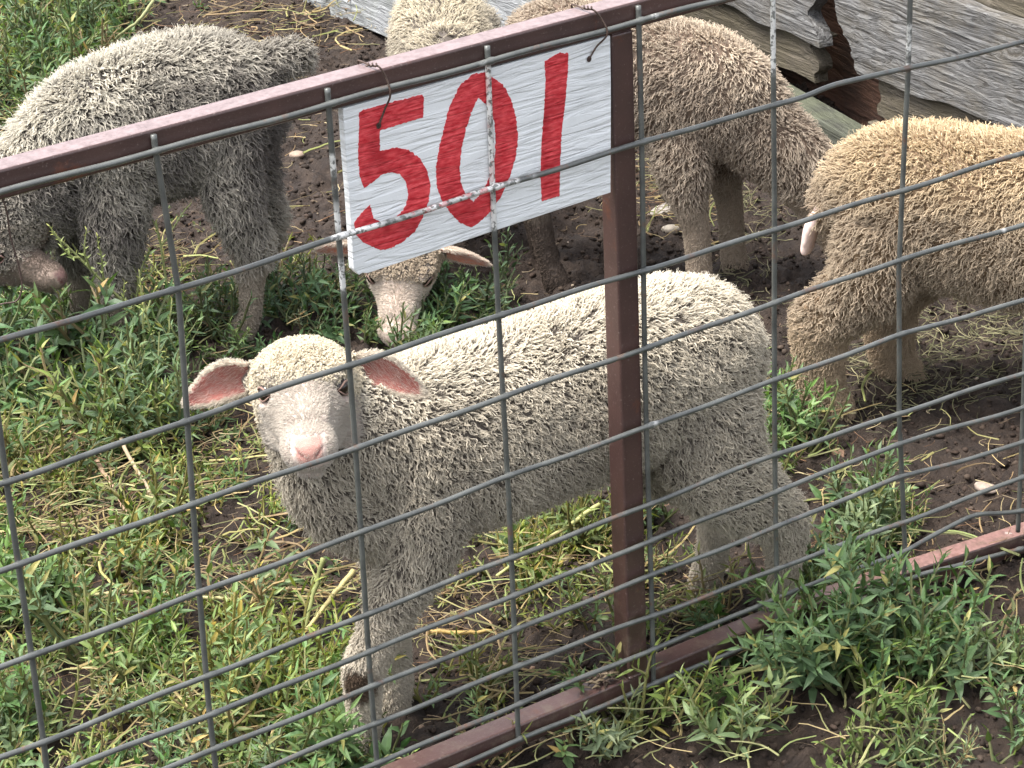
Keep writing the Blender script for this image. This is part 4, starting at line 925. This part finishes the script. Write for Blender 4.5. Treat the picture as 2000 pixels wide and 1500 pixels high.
def leaf_arr(base, dirv, side, L, W, droop, colr, fold=.25):
    """n leaves -> verts (n*8,3), faces, colours"""
    n = len(base); up = np.cross(side, dirv)
    s = np.array([0, .30, .62, 1.0]); wv = np.array([.0, 1.0, .72, .0])
    V = np.zeros((n, 8, 3)); cen = base[:, None] + dirv[:, None] * (L[:, None] * s)[..., None] - up[:, None] * (droop[:, None] * L[:, None] * s ** 2)[..., None]
    V[:, 0] = cen[:, 0]; V[:, 7] = cen[:, 3]
    for k, q in ((1, 1), (2, 4)):
        hw = (W * wv[k] * .5)[:, None]
        V[:, q] = cen[:, k] + side * hw + up * hw * fold; V[:, q + 1] = cen[:, k]; V[:, q + 2] = cen[:, k] - side * hw + up * hw * fold
    F0 = np.array([(0, 2, 1, 1), (0, 3, 2, 2), (1, 2, 5, 4), (2, 3, 6, 5), (4, 5, 7, 7), (5, 6, 7, 7)])
    T = []
    for f in F0:
        if f[2] == f[3]: T.append((f[0], f[1], f[2]))
        else: T += [(f[0], f[1], f[2]), (f[0], f[2], f[3])]
    T = np.array(T); F = (T[None] + (np.arange(n) * 8)[:, None, None]).reshape(-1, 3)
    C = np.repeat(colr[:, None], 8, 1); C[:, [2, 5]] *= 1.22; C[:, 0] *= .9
    return V.reshape(-1, 3), F, C.reshape(-1, 3)
def tube_arr(P, R, colr, sides=3):
    """P (n,k,3), R (n,k)"""
    n, k, _ = P.shape; T = nrm(np.gradient(P, axis=1)); up = np.zeros_like(T); up[..., 2] = 1; up[np.abs(T[..., 2]) > .9] = (1, 0, 0)
    A = nrm(np.cross(up, T)); B = np.cross(T, A); th = np.arange(sides) * 2 * np.pi / sides
    V = P[:, :, None] + R[:, :, None, None] * (np.cos(th)[None, None, :, None] * A[:, :, None] + np.sin(th)[None, None, :, None] * B[:, :, None])
    q = []
    for i in range(k - 1):
        for j in range(sides): a, b = i * sides + j, i * sides + (j + 1) % sides; q += [(a, b, b + sides), (a, b + sides, a + sides)]
    q = np.array(q); F = (q[None] + (np.arange(n) * k * sides)[:, None, None]).reshape(-1, 3)
    C = np.repeat(colr, k * sides, 0); return V.reshape(-1, 3), F, C
class Acc:
    def __init__(s): s.V, s.F, s.C, s.n = [], [], [], 0
    def add(s, t): s.V.append(t[0]); s.F.append(t[1] + s.n); s.C.append(t[2]); s.n += len(t[0])
    def out(s): return np.concatenate(s.V), np.concatenate(s.F), np.clip(np.concatenate(s.C), 0, 1)
G1, G2, G3 = np.array([.045, .120, .034]), np.array([.100, .172, .034]), np.array([.082, .155, .070])
def plant_proto(r, h, nst, leafL, leafW, tone, spreadv=.5, dense=1.0, upright=.5, seedy=0):
    """one weed: several ascending stems, whorls of narrow leaves, a rosette at every tip. returns (stem tuple, leaf tuple)"""
    stems, radii, cols = [], [], []; lb, ld, ls, lL, lW, ldr, lc = [], [], [], [], [], [], []
    def do_stem(p0, d0, L, rad, depth):
        k = 7; pts = [p0]; d = d0.copy()
        for i in range(k - 1):
            d = nrm(d + r.normal(0, .13, 3) + np.array([0, 0, .10 * upright])); pts.append(pts[-1] + d * L / (k - 1))
        pts = np.array(pts); stems.append(pts); radii.append(np.linspace(rad, rad * .45, k)); cols.append(np.array([.21, .23, .10]) * r.uniform(.7, 1.15))
        nl = max(4, int(L / .0052 * dense)); a0 = r.uniform(0, 6.28)
        for i in range(nl):
            t = (i + .6) / nl; t = t ** .75
            if depth == 0 and t < .18: continue
            q = t * (k - 1); j = min(int(q), k - 2); p = pts[j] + (pts[j + 1] - pts[j]) * (q - j); T = nrm(pts[j + 1] - pts[j])
            a = a0 + i * 2.4; e = nrm(np.cross(T, [.3, .2, 1.]) if abs(T[2]) < .95 else np.cross(T, [1, 0, 0.])); f = np.cross(T, e)
            out = e * math.cos(a) + f * math.sin(a); tip = t ** 3
            dd = nrm(out * (1 - .45 * tip) + T * (.55 + .5 * tip)); sz = (1.2 - .55 * t) * r.uniform(.7, 1.25)
            lb.append(p); ld.append(dd); ls.append(nrm(np.cross(dd, T) + r.normal(0, .15, 3))); lL.append(leafL * sz); lW.append(leafW * sz * r.uniform(.8, 1.2)); ldr.append(r.uniform(.0, .35))
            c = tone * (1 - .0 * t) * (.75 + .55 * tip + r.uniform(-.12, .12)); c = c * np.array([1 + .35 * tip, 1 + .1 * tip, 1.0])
            if r.random() < .04: c = np.array([.30, .27, .08])
            lc.append(c)
            if depth == 0 and r.random() < .16 * dense and t < .85 and L > .05: do_stem(p, nrm(out * .8 + T * .8), L * r.uniform(.25, .5) * (1.1 - t * .5), rad * .6, 1)
    for i in range(nst):
        a = r.uniform(0, 6.28); sp = spreadv * r.uniform(.3, 1.1)
        do_stem(np.array([r.normal(0, .008), r.normal(0, .008), 0.]), nrm([math.cos(a) * sp, math.sin(a) * sp, 1 - .35 * sp]), h * r.uniform(.65, 1.1), .0016 + h * .006, 0)
    S = tube_arr(np.array(stems), np.array(radii), np.array(cols), 4)
    A = [np.array(x) for x in (lb, ld, ls, lL, lW, ldr, lc)]; A[2] = nrm(A[2] - A[1] * (A[2] * A[1]).sum(1)[:, None])
    Lf = leaf_arr(A[0], A[1], A[2], A[3], A[4], A[5], A[6]); return S, Lf
def xform(t, pos, rz, s, tilt=(0, 0), tint=None):
    c, q = math.cos(rz), math.sin(rz); R = np.array([[c, -q, 0], [q, c, 0], [0, 0, 1]]); tx = np.array([[1, 0, tilt[0]], [0, 1, tilt[1]], [0, 0, 1]])
    return (t[0] * s) @ (tx @ R).T + pos, t[1], t[2] * (1 if tint is None else tint)
pr = np.random.default_rng(4)
PROTO = [plant_proto(pr, h_, n_, L_, W_, g_, sp_, de_, up_) for h_, n_, L_, W_, g_, sp_, de_, up_ in
         [(.055, 5, .017, .0062, G1, .9, .9, .3), (.075, 6, .020, .0042, G2, .9, .8, .2), (.045, 5, .018, .0085, G3, 1.0, .8, .3), (.095, 4, .022, .0060, G1, .7, .8, .5),
          (.060, 6, .013, .0034, G2, 1.1, .8, .1), (.050, 5, .026, .0105, G1, 1.0, .6, .2), (.115, 4, .018, .0042, G3, .6, .8, .6), (.040, 4, .012, .0050, G2, 1.2, .8, .1)]]
acc = Acc(); P, px, py, d = scatter(17000, GREEN)
ntone = fbm(P * [1, 1, 0], 3.0, 2, 12)
warm = blob(px, py, [(250, 1050, 420, 200, .8), (500, 1250, 250, 220, .8), (1050, 1130, 260, 120, .9), (100, 1400, 250, 120, .4), (1000, 1350, 200, 90, .8), (1500, 950, 90, 90, .4), (300, 560, 150, 100, .7), (1300, 1450, 350, 70, .5)])
strawy = blob(px, py, STRAW); gapn = fbm(P * [1, 1, 0], 11, 2, 33)
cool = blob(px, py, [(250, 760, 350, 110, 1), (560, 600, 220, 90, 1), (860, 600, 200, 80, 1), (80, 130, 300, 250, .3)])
for i in range(len(P)):
    if np.min(np.hypot(feet[:, 0] - P[i, 0], feet[:, 1] - P[i, 1])) < .028: continue
    if abs(P[i, 1] - .02) < .016: continue
    if pr.random() < .62 * strawy[i]: continue
    if -.20 < P[i, 1] < 0 and (P[i, 0] < 1.02 or P[i, 0] > 1.2) and pr.random() < .9: continue      # grazed short right along the gate
    if gapn[i] > .22 + .25 * pr.random(): continue
    k = int(pr.integers(0, 8)) if pr.random() > warm[i] * .6 else (1, 4, 7)[int(pr.integers(0, 3))]
    s_ = pr.uniform(.65, 1.45) * (.78 + .38 * d[i]) * (1 + .45 * cool[i] * (px[i] < 420)) * (1.15 if py[i] > 1250 and px[i] > 1200 else 1.0)
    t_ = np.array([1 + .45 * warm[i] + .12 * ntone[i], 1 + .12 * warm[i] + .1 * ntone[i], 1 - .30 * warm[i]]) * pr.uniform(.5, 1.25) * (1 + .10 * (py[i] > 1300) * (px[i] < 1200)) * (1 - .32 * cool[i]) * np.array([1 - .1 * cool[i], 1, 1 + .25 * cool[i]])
    if pr.random() < .17: t_ = t_ * .55 + .45 * np.array([2.2, 1.25, 1.7])      # dusty or wilting
    pos = P[i] + [0, 0, -.006]; rz_, tl = pr.uniform(0, 6.28), (pr.normal(0, .18), pr.normal(0, .18))
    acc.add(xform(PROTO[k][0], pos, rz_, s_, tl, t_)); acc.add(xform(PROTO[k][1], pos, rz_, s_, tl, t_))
xo, yo = rg.uniform(-2, 4.5, 9000), rg.uniform(-2.2, 5.2, 9000); Po = np.stack([xo, yo, ground_z(xo, yo)], 1); qx, qy = px_of(Po)
ok = ((qx < -150) | (qx > 2150) | (qy < -120) | (qy > 1640)) & (fbm(Po * [1, 1, 0], 1.6, 3, 55) > .02) & (np.abs(yo - .02) > .05) & (np.abs((Po - B0) @ BN) > .12)
for p_ in Po[ok][:3800]:      # the same weeds go on beyond the photographed patch
    k = int(pr.integers(0, 8)); t_ = np.array([1., 1, 1]) * pr.uniform(.55, 1.2); rz_ = pr.uniform(0, 6.28); s_ = pr.uniform(.8, 1.6)
    acc.add(xform(PROTO[k][0], p_, rz_, s_, (0, 0), t_)); acc.add(xform(PROTO[k][1], p_, rz_, s_, (0, 0), t_))
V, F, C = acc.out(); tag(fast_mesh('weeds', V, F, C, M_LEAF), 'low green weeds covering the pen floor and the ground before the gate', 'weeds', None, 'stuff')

# fallen dry stalks, hay and litter
def stalks(cnt, L, len_, rad, cols, lift, bend, thr=0, seed=0, k=6):
    P, px, py, d = scatter(cnt, L); n = len(P); a = rg.uniform(0, 6.28, n); a = np.where(rg.random(n) < .4, rg.normal(.35, .5, n), a)
    ln = rg.uniform(*len_, n) * rg.uniform(.5, 1, n); s = np.linspace(-.5, .5, k)
    D = np.stack([np.cos(a), np.sin(a), rg.normal(0, .12, n)], 1); Nn = np.stack([-np.sin(a), np.cos(a), 0 * a], 1)
    bend = bend * .6; b = rg.normal(0, bend, n); X = P[:, None] + D[:, None] * (ln[:, None] * s)[..., None] + Nn[:, None] * (b[:, None] * ln[:, None] * (s ** 2 * 4))[..., None]
    X = X + rg.normal(0, .010, X.shape) * ln[:, None, None]
    X[..., 2] += (rg.uniform(.15, 1, n) * lift)[:, None] - .2 * b[:, None] ** 2 * ln[:, None] * s ** 2
    zz = ground_z(X[..., 0].ravel(), X[..., 1].ravel()).reshape(n, k); X[..., 2] = np.maximum(X[..., 2], zz + rad[0] * .6)
    R = rg.uniform(*rad, n)[:, None] * np.linspace(1, .6, k)[None]
    cc = np.array(cols)[rg.integers(0, len(cols), n)] * rg.uniform(.45, 1.1, (n, 1)); return tube_arr(X, R, cc, 4)
acc = Acc()
acc.add(stalks(70000, STRAW, (.02, .08), (.0003, .0010), [(.38, .29, .14), (.44, .36, .20), (.28, .19, .10), (.28, .27, .11), (.20, .11, .06), (.16, .12, .07)], .045, .22))
acc.add(stalks(7500, STRAW, (.06, .18), (.0010, .0026), [(.42, .33, .15), (.36, .33, .13), (.30, .21, .11), (.26, .28, .10)], .055, .20))
acc.add(stalks(16000, GREEN, (.03, .13), (.0007, .0018), [(.28, .33, .12), (.36, .36, .16), (.40, .31, .15)], .045, .16))
tag(fast_mesh('straw_litter', *acc.out(), M_STRAW), 'tangle of fallen yellow and tan stalks lying between the weeds', 'straw', None, 'stuff')
acc = Acc(); acc.add(stalks(95000, HAY, (.02, .075), (.0004, .0011), [(.21, .20, .10), (.29, .27, .15), (.14, .14, .07), (.22, .19, .11)], .020, .25))
tag(fast_mesh('trampled_hay', *acc.out(), M_STRAW), 'trampled olive grey hay under and behind the sheep at the right', 'hay', None, 'stuff')
acc = Acc(); acc.add(stalks(9000, [(1000, 700, 3000, 2000, .35)], (.01, .05), (.0003, .0009), [(.26, .19, .12), (.18, .12, .08), (.34, .27, .18), (.12, .08, .055)], .008, .25))
tag(fast_mesh('loose_stems', *acc.out(), M_STRAW), 'thin dry stems scattered over the bare brown soil', 'stems', None, 'stuff')

# soil crumbs and pebbles
ico = [(0, 0, 1)] + [(math.cos(a) * .9, math.sin(a) * .9, .45) for a in np.arange(5) * 1.2566] + [(math.cos(a) * .9, math.sin(a) * .9, -.45) for a in np.arange(5) * 1.2566 + .63] + [(0, 0, -1)]
icf = [(0, 1 + i, 1 + (i + 1) % 5) for i in range(5)] + [(1 + i, 6 + i, 1 + (i + 1) % 5) for i in range(5)] + [(6 + i, 6 + (i + 1) % 5, 1 + (i + 1) % 5) for i in range(5)] + [(11, 6 + (i + 1) % 5, 6 + i) for i in range(5)]
ico, icf = nrm(np.array(ico)), np.array(icf)
def lumps(cnt, L, size, cols, flat=.8, jit=.2):
    P, px, py, d = scatter(cnt, L); n = len(P); sz = size[0] + (size[1] - size[0]) * rg.random(n) ** 3
    V = ico[None] * (1 + rg.normal(0, jit, (n, 12, 1))) * sz[:, None, None] * np.stack([rg.uniform(.7, 1.4, n), rg.uniform(.7, 1.2, n), np.full(n, flat)], 1)[:, None]
    a = rg.uniform(0, 6.28, n); c, s = np.cos(a)[:, None], np.sin(a)[:, None]; V = np.stack([V[..., 0] * c - V[..., 1] * s, V[..., 0] * s + V[..., 1] * c, V[..., 2]], -1) + P[:, None] + np.array([0, 0, 1]) * (sz * .15)[:, None, None]
    F = (icf[None] + (np.arange(n) * 12)[:, None, None]).reshape(-1, 3); C = np.repeat(np.array(cols)[rg.integers(0, len(cols), n)] * rg.uniform(.7, 1.2, (n, 1)), 12, 0); return V.reshape(-1, 3), F, C
ALL = [(1000, 700, 3000, 2000, 1)]
acc = Acc(); acc.add(lumps(110000, ALL, (.0012, .0070), [(.032, .021, .015), (.048, .032, .024), (.024, .016, .012), (.065, .046, .034)]))
tag(fast_mesh('soil_crumbs', *acc.out(), M_STONE, smooth=True), 'dark crumbs and clods of trampled earth on the pen floor', 'soil', None, 'stuff')
acc = Acc(); acc.add(lumps(900, ALL, (.002, .009), [(.30, .24, .18), (.36, .30, .26), (.22, .16, .12), (.34, .22, .15)], .6, .12))
tag(fast_mesh('pebbles', *acc.out(), M_STONE, smooth=True), 'small pale pebbles scattered over the soil', 'pebbles', None, 'stuff')

# ---- single stones
def stone(px_, py_, size, c, label, squash=.6, seed=1):
    g = ground_pt(px_, py_); r = np.random.default_rng(seed); th = np.linspace(.01, np.pi - .01, 12); ph = np.linspace(0, 2 * np.pi, 18, endpoint=False)
    S = np.array([[math.sin(t) * math.cos(p), math.sin(t) * math.sin(p), math.cos(t)] for t in th for p in ph])
    S = S * (1 + .22 * fbm(S, 1.3, 3, seed)[:, None]) * size * np.array([1.35, .9, squash])
    F = [(i * 18 + k, (i + 1) * 18 + k, (i + 1) * 18 + (k + 1) % 18, i * 18 + (k + 1) % 18) for i in range(11) for k in range(18)]
    z = float(ground_z(np.array([g[0]]), np.array([g[1]]))[0])
    o = MB().add(S, F, np.array(c) * (1 + .2 * fbm(S, 60, 2, 4)[:, None])).build('stone', M_STONE, None, True); o.location = (g[0], g[1], z + size * squash * .45); o.rotation_euler = (0, 0, r.uniform(0, 3))
    tag(o, label, 'stone')
stone(1298, 412, .022, (.34, .31, .28), 'largest grey stone, on the soil just right of the gate post', .55, 3)
stone(1310, 452, .013, (.36, .32, .27), 'small pale stone just below the largest grey stone', .7, 5)
stone(1640, 888, .012, (.24, .15, .10), 'reddish brown stone on bare soil right of the cream lamb', .7, 6)
stone(1925, 966, .014, (.30, .24, .20), 'pinkish pale stone on bare soil near the bottom rail at the right', .5, 7)
stone(425, 408, .011, (.50, .32, .22), 'orange tan stone on the soil beneath the grey sheep', .6, 8)
stone(580, 300, .012, (.30, .23, .18), 'brown stone on the soil behind the grey sheep near the top rail', .6, 9)
stone(1375, 505, .010, (.30, .26, .22), 'pebble beside the forelegs of the beige sheep', .7, 10)

# ---- single weeds that stand out
def weed(px_, py_, label, h, nst, L, W, tone, spreadv=.6, dense=1, up=.5, seed=0, lean=(0, 0), z=None):
    g = ground_pt(px_, py_) if z is None else z; r = np.random.default_rng(seed)
    S, Lf = plant_proto(r, h, nst, L, W, np.array(tone), spreadv, dense, up); zz = float(ground_z(np.array([g[0]]), np.array([g[1]]))[0])
    root = empty('leafy_weed', (g[0], g[1], zz - .004), 0, label, 'weed', 'leafy weeds')
    tl = lambda t: xform(t, np.zeros(3), 0, 1, lean)
    fast_mesh('stems', *tl(S), M_LEAF, root); o = fast_mesh('leaves', *tl(Lf), M_LEAF, root); return root
YG, BG, MG, PG = (.15, .22, .06), (.060, .125, .050), (.085, .165, .048), (.135, .195, .10)
weed(1620, 1345, 'big bushy weed leaning over the bottom rail right of the post', .18, 9, .034, .0085, BG, .75, .85, .5, 1)
weed(1730, 1290, 'dark upright weed whose tip covers the bottom rail', .16, 5, .034, .0090, BG, .55, .9, .6, 2, (.15, .1))
weed(1560, 1310, 'pale stemmed weed climbing past the bottom rail beside the hind leg', .17, 4, .030, .008, MG, .5, .8, .7, 3, (-.1, .1))
weed(1700, 1075, 'pale green clump growing on bare soil behind the gate at the right', .10, 9, .030, .0065, PG, 1.0, .9, .4, 4)
weed(1490, 930, 'green weed standing directly behind the rump of the cream lamb', .15, 5, .030, .0075, MG, .45, .9, .7, 5)
weed(1555, 850, 'bright green weed in front of the hoof of the golden sheep', .11, 5, .032, .0070, (.08, .19, .035), .6, .9, .6, 6)
weed(655, 1535, 'tall green weed hiding the front hooves of the cream lamb', .115, 6, .034, .0080, MG, .55, .8, .6, 7)
weed(1440, 1480, 'pale tipped weed with broad leaves at the bottom edge, right of centre', .12, 6, .034, .0095, (.15, .22, .10), .8, .8, .5, 8)
weed(1390, 1400, 'bright green weed just outside the gate below the bottom rail', .085, 5, .026, .0075, (.11, .20, .045), .8, .9, .5, 9)
weed(1880, 1330, 'grey green bushy weed in the lower right corner area', .11, 8, .028, .0070, PG, .9, .8, .4, 10)
weed(1960, 1300, 'bushy weed cut by the right edge below the bottom rail', .10, 7, .028, .0070, (.09, .16, .07), .9, .8, .4, 11)
weed(60, 1240, 'leafy bright weed at the left edge inside the gate', .13, 7, .034, .0090, (.095, .19, .05), .7, .8, .6, 12)
weed(130, 1210, 'weed with a star shaped tip just right of the leftmost wire', .09, 4, .036, .0100, (.09, .18, .05), .7, .8, .5, 13)
weed(290, 1330, 'yellow green weed patch between the two leftmost vertical wires', .13, 9, .026, .0065, (.13, .22, .05), .9, .8, .5, 14)
weed(60, 1480, 'broad leaved pale weed in the bottom left corner', .10, 6, .036, .0110, PG, .9, .7, .4, 15)
weed(870, 650, 'dark green weed beside the face of the grazing lamb', .085, 7, .028, .0080, (.06, .14, .06), .9, .9, .4, 16)
weed(760, 665, 'dark green weed under the muzzle of the grazing lamb', .070, 7, .024, .0070, (.07, .15, .06), .9, .9, .4, 17)
weed(560, 640, 'blue green weed at the hind hooves of the grey sheep', .12, 7, .030, .0070, (.06, .13, .065), .8, .9, .4, 18)
weed(330, 870, 'tall dark weed left of the face of the cream lamb', .20, 9, .026, .0055, (.07, .13, .055), .6, .8, .6, 19)
weed(1200, 1470, 'silvery narrow leaved weed at the bottom edge left of centre right', .10, 7, .024, .0055, (.12, .16, .09), .9, .9, .4, 20)
weed(1750, 1500, 'sparse weed at the bottom edge on bare soil', .10, 4, .028, .0075, (.10, .17, .07), .7, .7, .5, 21)
# tall seeding stalks
for (x, y, h, lab, sd) in [(175, 690, .26, 'tall yellow green stalk in front of the foreleg of the grey sheep', 1), (238, 720, .24, 'thin seeding stalk just right of the foreleg of the grey sheep', 2), (318, 720, .31, 'tallest seeding stalk, just left of the second vertical wire', 3), (300, 800, .24, 'pale leaning stalk among dark weeds at the left', 4), (120, 90, .24, 'thick bare stalk rising behind the grey sheep at the upper left', 5)]:
    r = np.random.default_rng(sd + 100); g = ground_pt(x, y); root = empty('seed_stalk', (g[0], g[1], G - .004), 0, lab, 'weed', 'tall seeding stalks')
    S, Lf = plant_proto(r, h, 2, .011, .0032, np.array((.27, .33, .10)), .16, .75, 1.0); S = (S[0], S[1], S[2] * 1.5)
    fast_mesh('stems', *S, M_LEAF, root); fast_mesh('leaves', *Lf, M_LEAF, root)
# long fallen stems drawn where the photo shows them
def stem_px(pts, rad, c, label, lift=.02):
    g = np.array([ground_pt(x, y, G + lift + dz) for x, y, dz in pts]); P = spline(g, 6); P = P + np.random.default_rng(int(pts[0][0])).normal(0, .0007, P.shape)
    o = MB().tube(P, np.linspace(rad, rad * .7, len(P)), 7, np.array(c)).build('fallen_stalk', M_STRAW, None, True); tag(o, label, 'stalk', 'fallen stalks')
stem_px([(60, 1162, 0), (150, 1166, .005), (260, 1155, .004), (380, 1165, 0), (470, 1172, 0)], .0035, (.44, .40, .20), 'long pale stalk lying level between the two leftmost wires', .03)
stem_px([(190, 900, .02), (230, 970, .01), (258, 1020, 0)], .0038, (.42, .28, .19), 'pinkish dry stalk sloping through the weeds at the left', .02)
stem_px([(235, 860, .03), (280, 940, .015), (322, 1005, 0)], .0033, (.38, .30, .20), 'brown split stalk sloping down just left of the second vertical wire', .02)
stem_px([(690, 1115, .03), (650, 1165, .02), (600, 1230, 0)], .0042, (.42, .36, .16), 'thick yellow stalk leaning against the brisket of the cream lamb', .02)
stem_px([(632, 1090, .09), (615, 1150, .05), (592, 1240, 0)], .0036, (.22, .24, .09), 'upright green stalk under the chest of the cream lamb', .01)
stem_px([(835, 1232, 0), (900, 1236, 0), (960, 1232, 0)], .0038, (.42, .29, .10), 'short golden stalk lying on the ground beneath the belly of the cream lamb', .02)
stem_px([(520, 1150, .01), (560, 1152, .012), (625, 1155, .01), (660, 1165, 0)], .0027, (.42, .30, .15), 'curved tan stalk left of the front leg of the cream lamb', .02)
stem_px([(1170, 985, .03), (1120, 1020, .02), (1060, 1060, .01), (970, 1125, 0)], .0034, (.42, .42, .17), 'long yellow green stalk sloping under the belly of the cream lamb', .03)
stem_px([(1420, 1325, 0), (1530, 1280, .01), (1590, 1215, .03), (1640, 1175, .05)], .0036, (.24, .27, .11), 'long green stem sprawling outside the gate under the big bushy weed', .03)
stem_px([(300, 0, .10), (270, 40, .07), (225, 75, .03), (195, 110, 0)], .0036, (.26, .27, .13), 'thick green stem leaning behind the grey sheep at the top left', .03)
